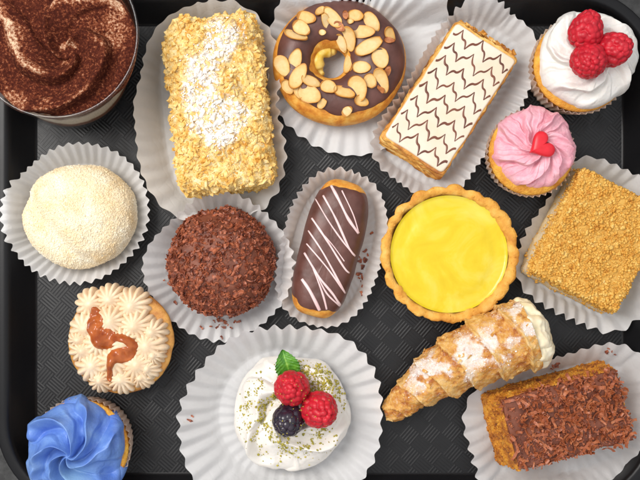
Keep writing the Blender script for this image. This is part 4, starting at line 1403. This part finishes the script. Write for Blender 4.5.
# ================================================================ CREAM DESSERT WITH BERRIES
b = P(290, 413, 26)
me_ = thing('cream_dessert', 'round white whipped cream dessert sprinkled with green pistachio crumbs', 'dessert', (b[0], b[1], 1))
V, F, q, rd = ruffle((b[0], b[1] - 2), 15, 57.5, 30, ((3, -7.5, 14.0), (7, -9.0, 3.6), (13, -9.5, 1.2)), 77, amax=0.61, warp=1.1, peak=5, edge=0.07)
V[:, 2] = np.maximum(V[:, 2], 1.8)
part('cream_swirl', (V, F), M_meringue, me_)
M_pist = simple('pistachio_crumbs', (0.24, 0.22, 0.02), (0.52, 0.42, 0.06), 4, 0.6)
qs = q; tree = bvh(V, F)
def pist_w(p):
    d = p[:, :2] - b[:2]
    a = np.arctan2(d[:, 1], d[:, 0]); r_ = np.hypot(d[:, 0], d[:, 1])
    g1 = np.exp(-((a - 0.85) / 0.38) ** 2) * np.exp(-((r_ - 43) / 11) ** 2) * 2.4           # upper right heap
    arc = np.exp(-((r_ - 22 - 4 * (np.abs(a) - 2)) / 4.0) ** 2) * (np.abs(a) > 1.6) * 0.75
    arc2 = np.exp(-((r_ - 34) / 6.0) ** 2) * ((a < -0.3) & (a > -1.9)) * 0.35
    arc3 = np.exp(-((r_ - 41) / 4.0) ** 2) * (np.abs(a) > 2.2) * 0.3
    return np.clip((g1 + arc + arc2 + arc3) * (0.4 + 1.2 * (fbm(p, 7, 2, 4) > 0.0)) + 0.03 * (r_ < 54), 0, 1) * 0.95
r1v = raspberry('raspberry sitting right beside the mint leaf', 292, 388, 57, 17.2, (0.1, 0.2, 1), 5)
r2v = raspberry('raspberry between the blackberry and the edge of the cream dessert', 320, 410, 57, 17.6, (0.5, -0.1, 1), 6)
r3v = raspberry('single blackberry on the cream dessert beside two raspberries', 288, 421, 56, 15.8, (-0.2, -0.4, 1), 7, group=None, mat=M_black, name='blackberry', n=46, L=1.05, cat='blackberry')
pg = [scatter(V, F, 13000, crumb_templates(8, 0.4, (1, 0.9, 0.7)), 0.4, 1.5, weight=pist_w, tilt=0.9, nz_min=0.3, lift=0.3, seed=14)]
for i, (v_, f_, o_) in enumerate((r1v, r2v, r3v)):
    pg.append(scatter(v_, f_, 70, crumb_templates(6, 0.4, (1, 0.9, 0.7)), 0.3, 0.85, tilt=0.9, nz_min=0.3, lift=0.3, seed=80 + i))
part('pistachio_crumbs', join(*pg), M_pist, me_, smooth=False, stuff=True)
# mint leaf
t = NT('mint_leaf')
c = t.ramp(t.math('ADD', t.noise(7, 4), t.math('MULTIPLY', t.attr('mask'), 0.3)), [(0.35, (0.035, 0.16, 0.012)), (0.65, (0.11, 0.32, 0.025)), (0.9, (0.30, 0.50, 0.09))])
t.principled(c, 0.4, t.bump(t.voro(3.2), 0.5, 0.8))
p0, nn = land(tree, 290, 374)
k1, k2 = 40, 25
G, mk_ = [], []
for s in np.linspace(0, 1, k1):
    wd = 11.5 * math.sin(PI * s ** 0.72) ** 0.8 * (1 + 0.06 * math.sin(s * 60)) + 0.3
    row = []
    for v in np.linspace(-1, 1, k2):
        x = v * wd
        y = s * 29
        z = 2.0 + 5.5 * math.sin(s * PI * 0.8) + 2.6 * abs(v) ** 1.2 - 0.7 * math.cos((s * 9 + abs(v) * 2.2) * 2 * PI) * abs(v) * 0.7
        row.append((x, y, z))
        mk_.append(math.exp(-(v / 0.07) ** 2))
    G.append(row)
G = np.array(G)
G[..., :2] = rot2(G[..., :2], math.radians(17))
G += np.array([p0[0] + 1.5, p0[1] - 3, p0[2] + 3])
Gb = G.copy(); Gb[..., 2] -= 0.6
Vl, Fl = grid(G); Vl2, Fl2 = grid(Gb)
Fl2 = [f[::-1] for f in Fl2]
single('mint_leaf', join((Vl, Fl), (Vl2, Fl2)), t.m, 'small green mint leaf tucked behind a raspberry on the cream dessert', 'mint leaf', (p0[0], p0[1], p0[2]), attrs={'mask': mk_ + mk_})

# ================================================================ LOOSE CHOCOLATE CRUMBS lying on the papers
spots = []
r3 = np.random.default_rng(77)
for (px, py, sx, sy, n) in ((362, 262, 6, 30, 26), (222, 322, 16, 7, 22), (172, 285, 5, 12, 8), (553, 366, 6, 4, 8), (192, 420, 3, 4, 4), (545, 360, 8, 3, 5), (608, 352, 8, 4, 5), (365, 315, 4, 8, 6)):
    for _ in range(n):
        spots.append((px + r3.normal() * sx * 0.6, py + r3.normal() * sy * 0.6))
bpy.context.view_layer.update()
dg = bpy.context.evaluated_depsgraph_get()
gq = []
tm = strip_templates(8, 0.5, 0.16, (0.2, 1.0), 3)
for (px, py) in spots:
    o_ = Vector((0, 0, D * S)); d_ = (Vector(tuple(P(px, py, 0) * S)) - o_).normalized()
    hit, loc, nrm, fi, ob, mx_ = sc.ray_cast(dg, o_, d_)
    if not hit or not ob.name.startswith('paper_case'):
        continue
    v_, f_ = tm[r3.integers(len(tm))]
    an = r3.random() * 6.28
    q_ = v_ * r3.uniform(0.8, 2.6)
    q_[:, :2] = rot2(q_[:, :2], an)
    gq.append((q_ + np.array(loc) / S + np.array([0, 0, 0.5]), f_.tolist()))
lc = bpy.data.objects.new('chocolate_crumbs', mesh_of('chocolate_crumbs', join(*gq), M_flakes, (0, 0, 0), False))
lc['kind'] = 'stuff'
lc['label'] = 'loose dark chocolate crumbs fallen on the white papers'
col.objects.link(lc)

for o in bpy.data.objects:
    if 'base' in o:
        del o['base']
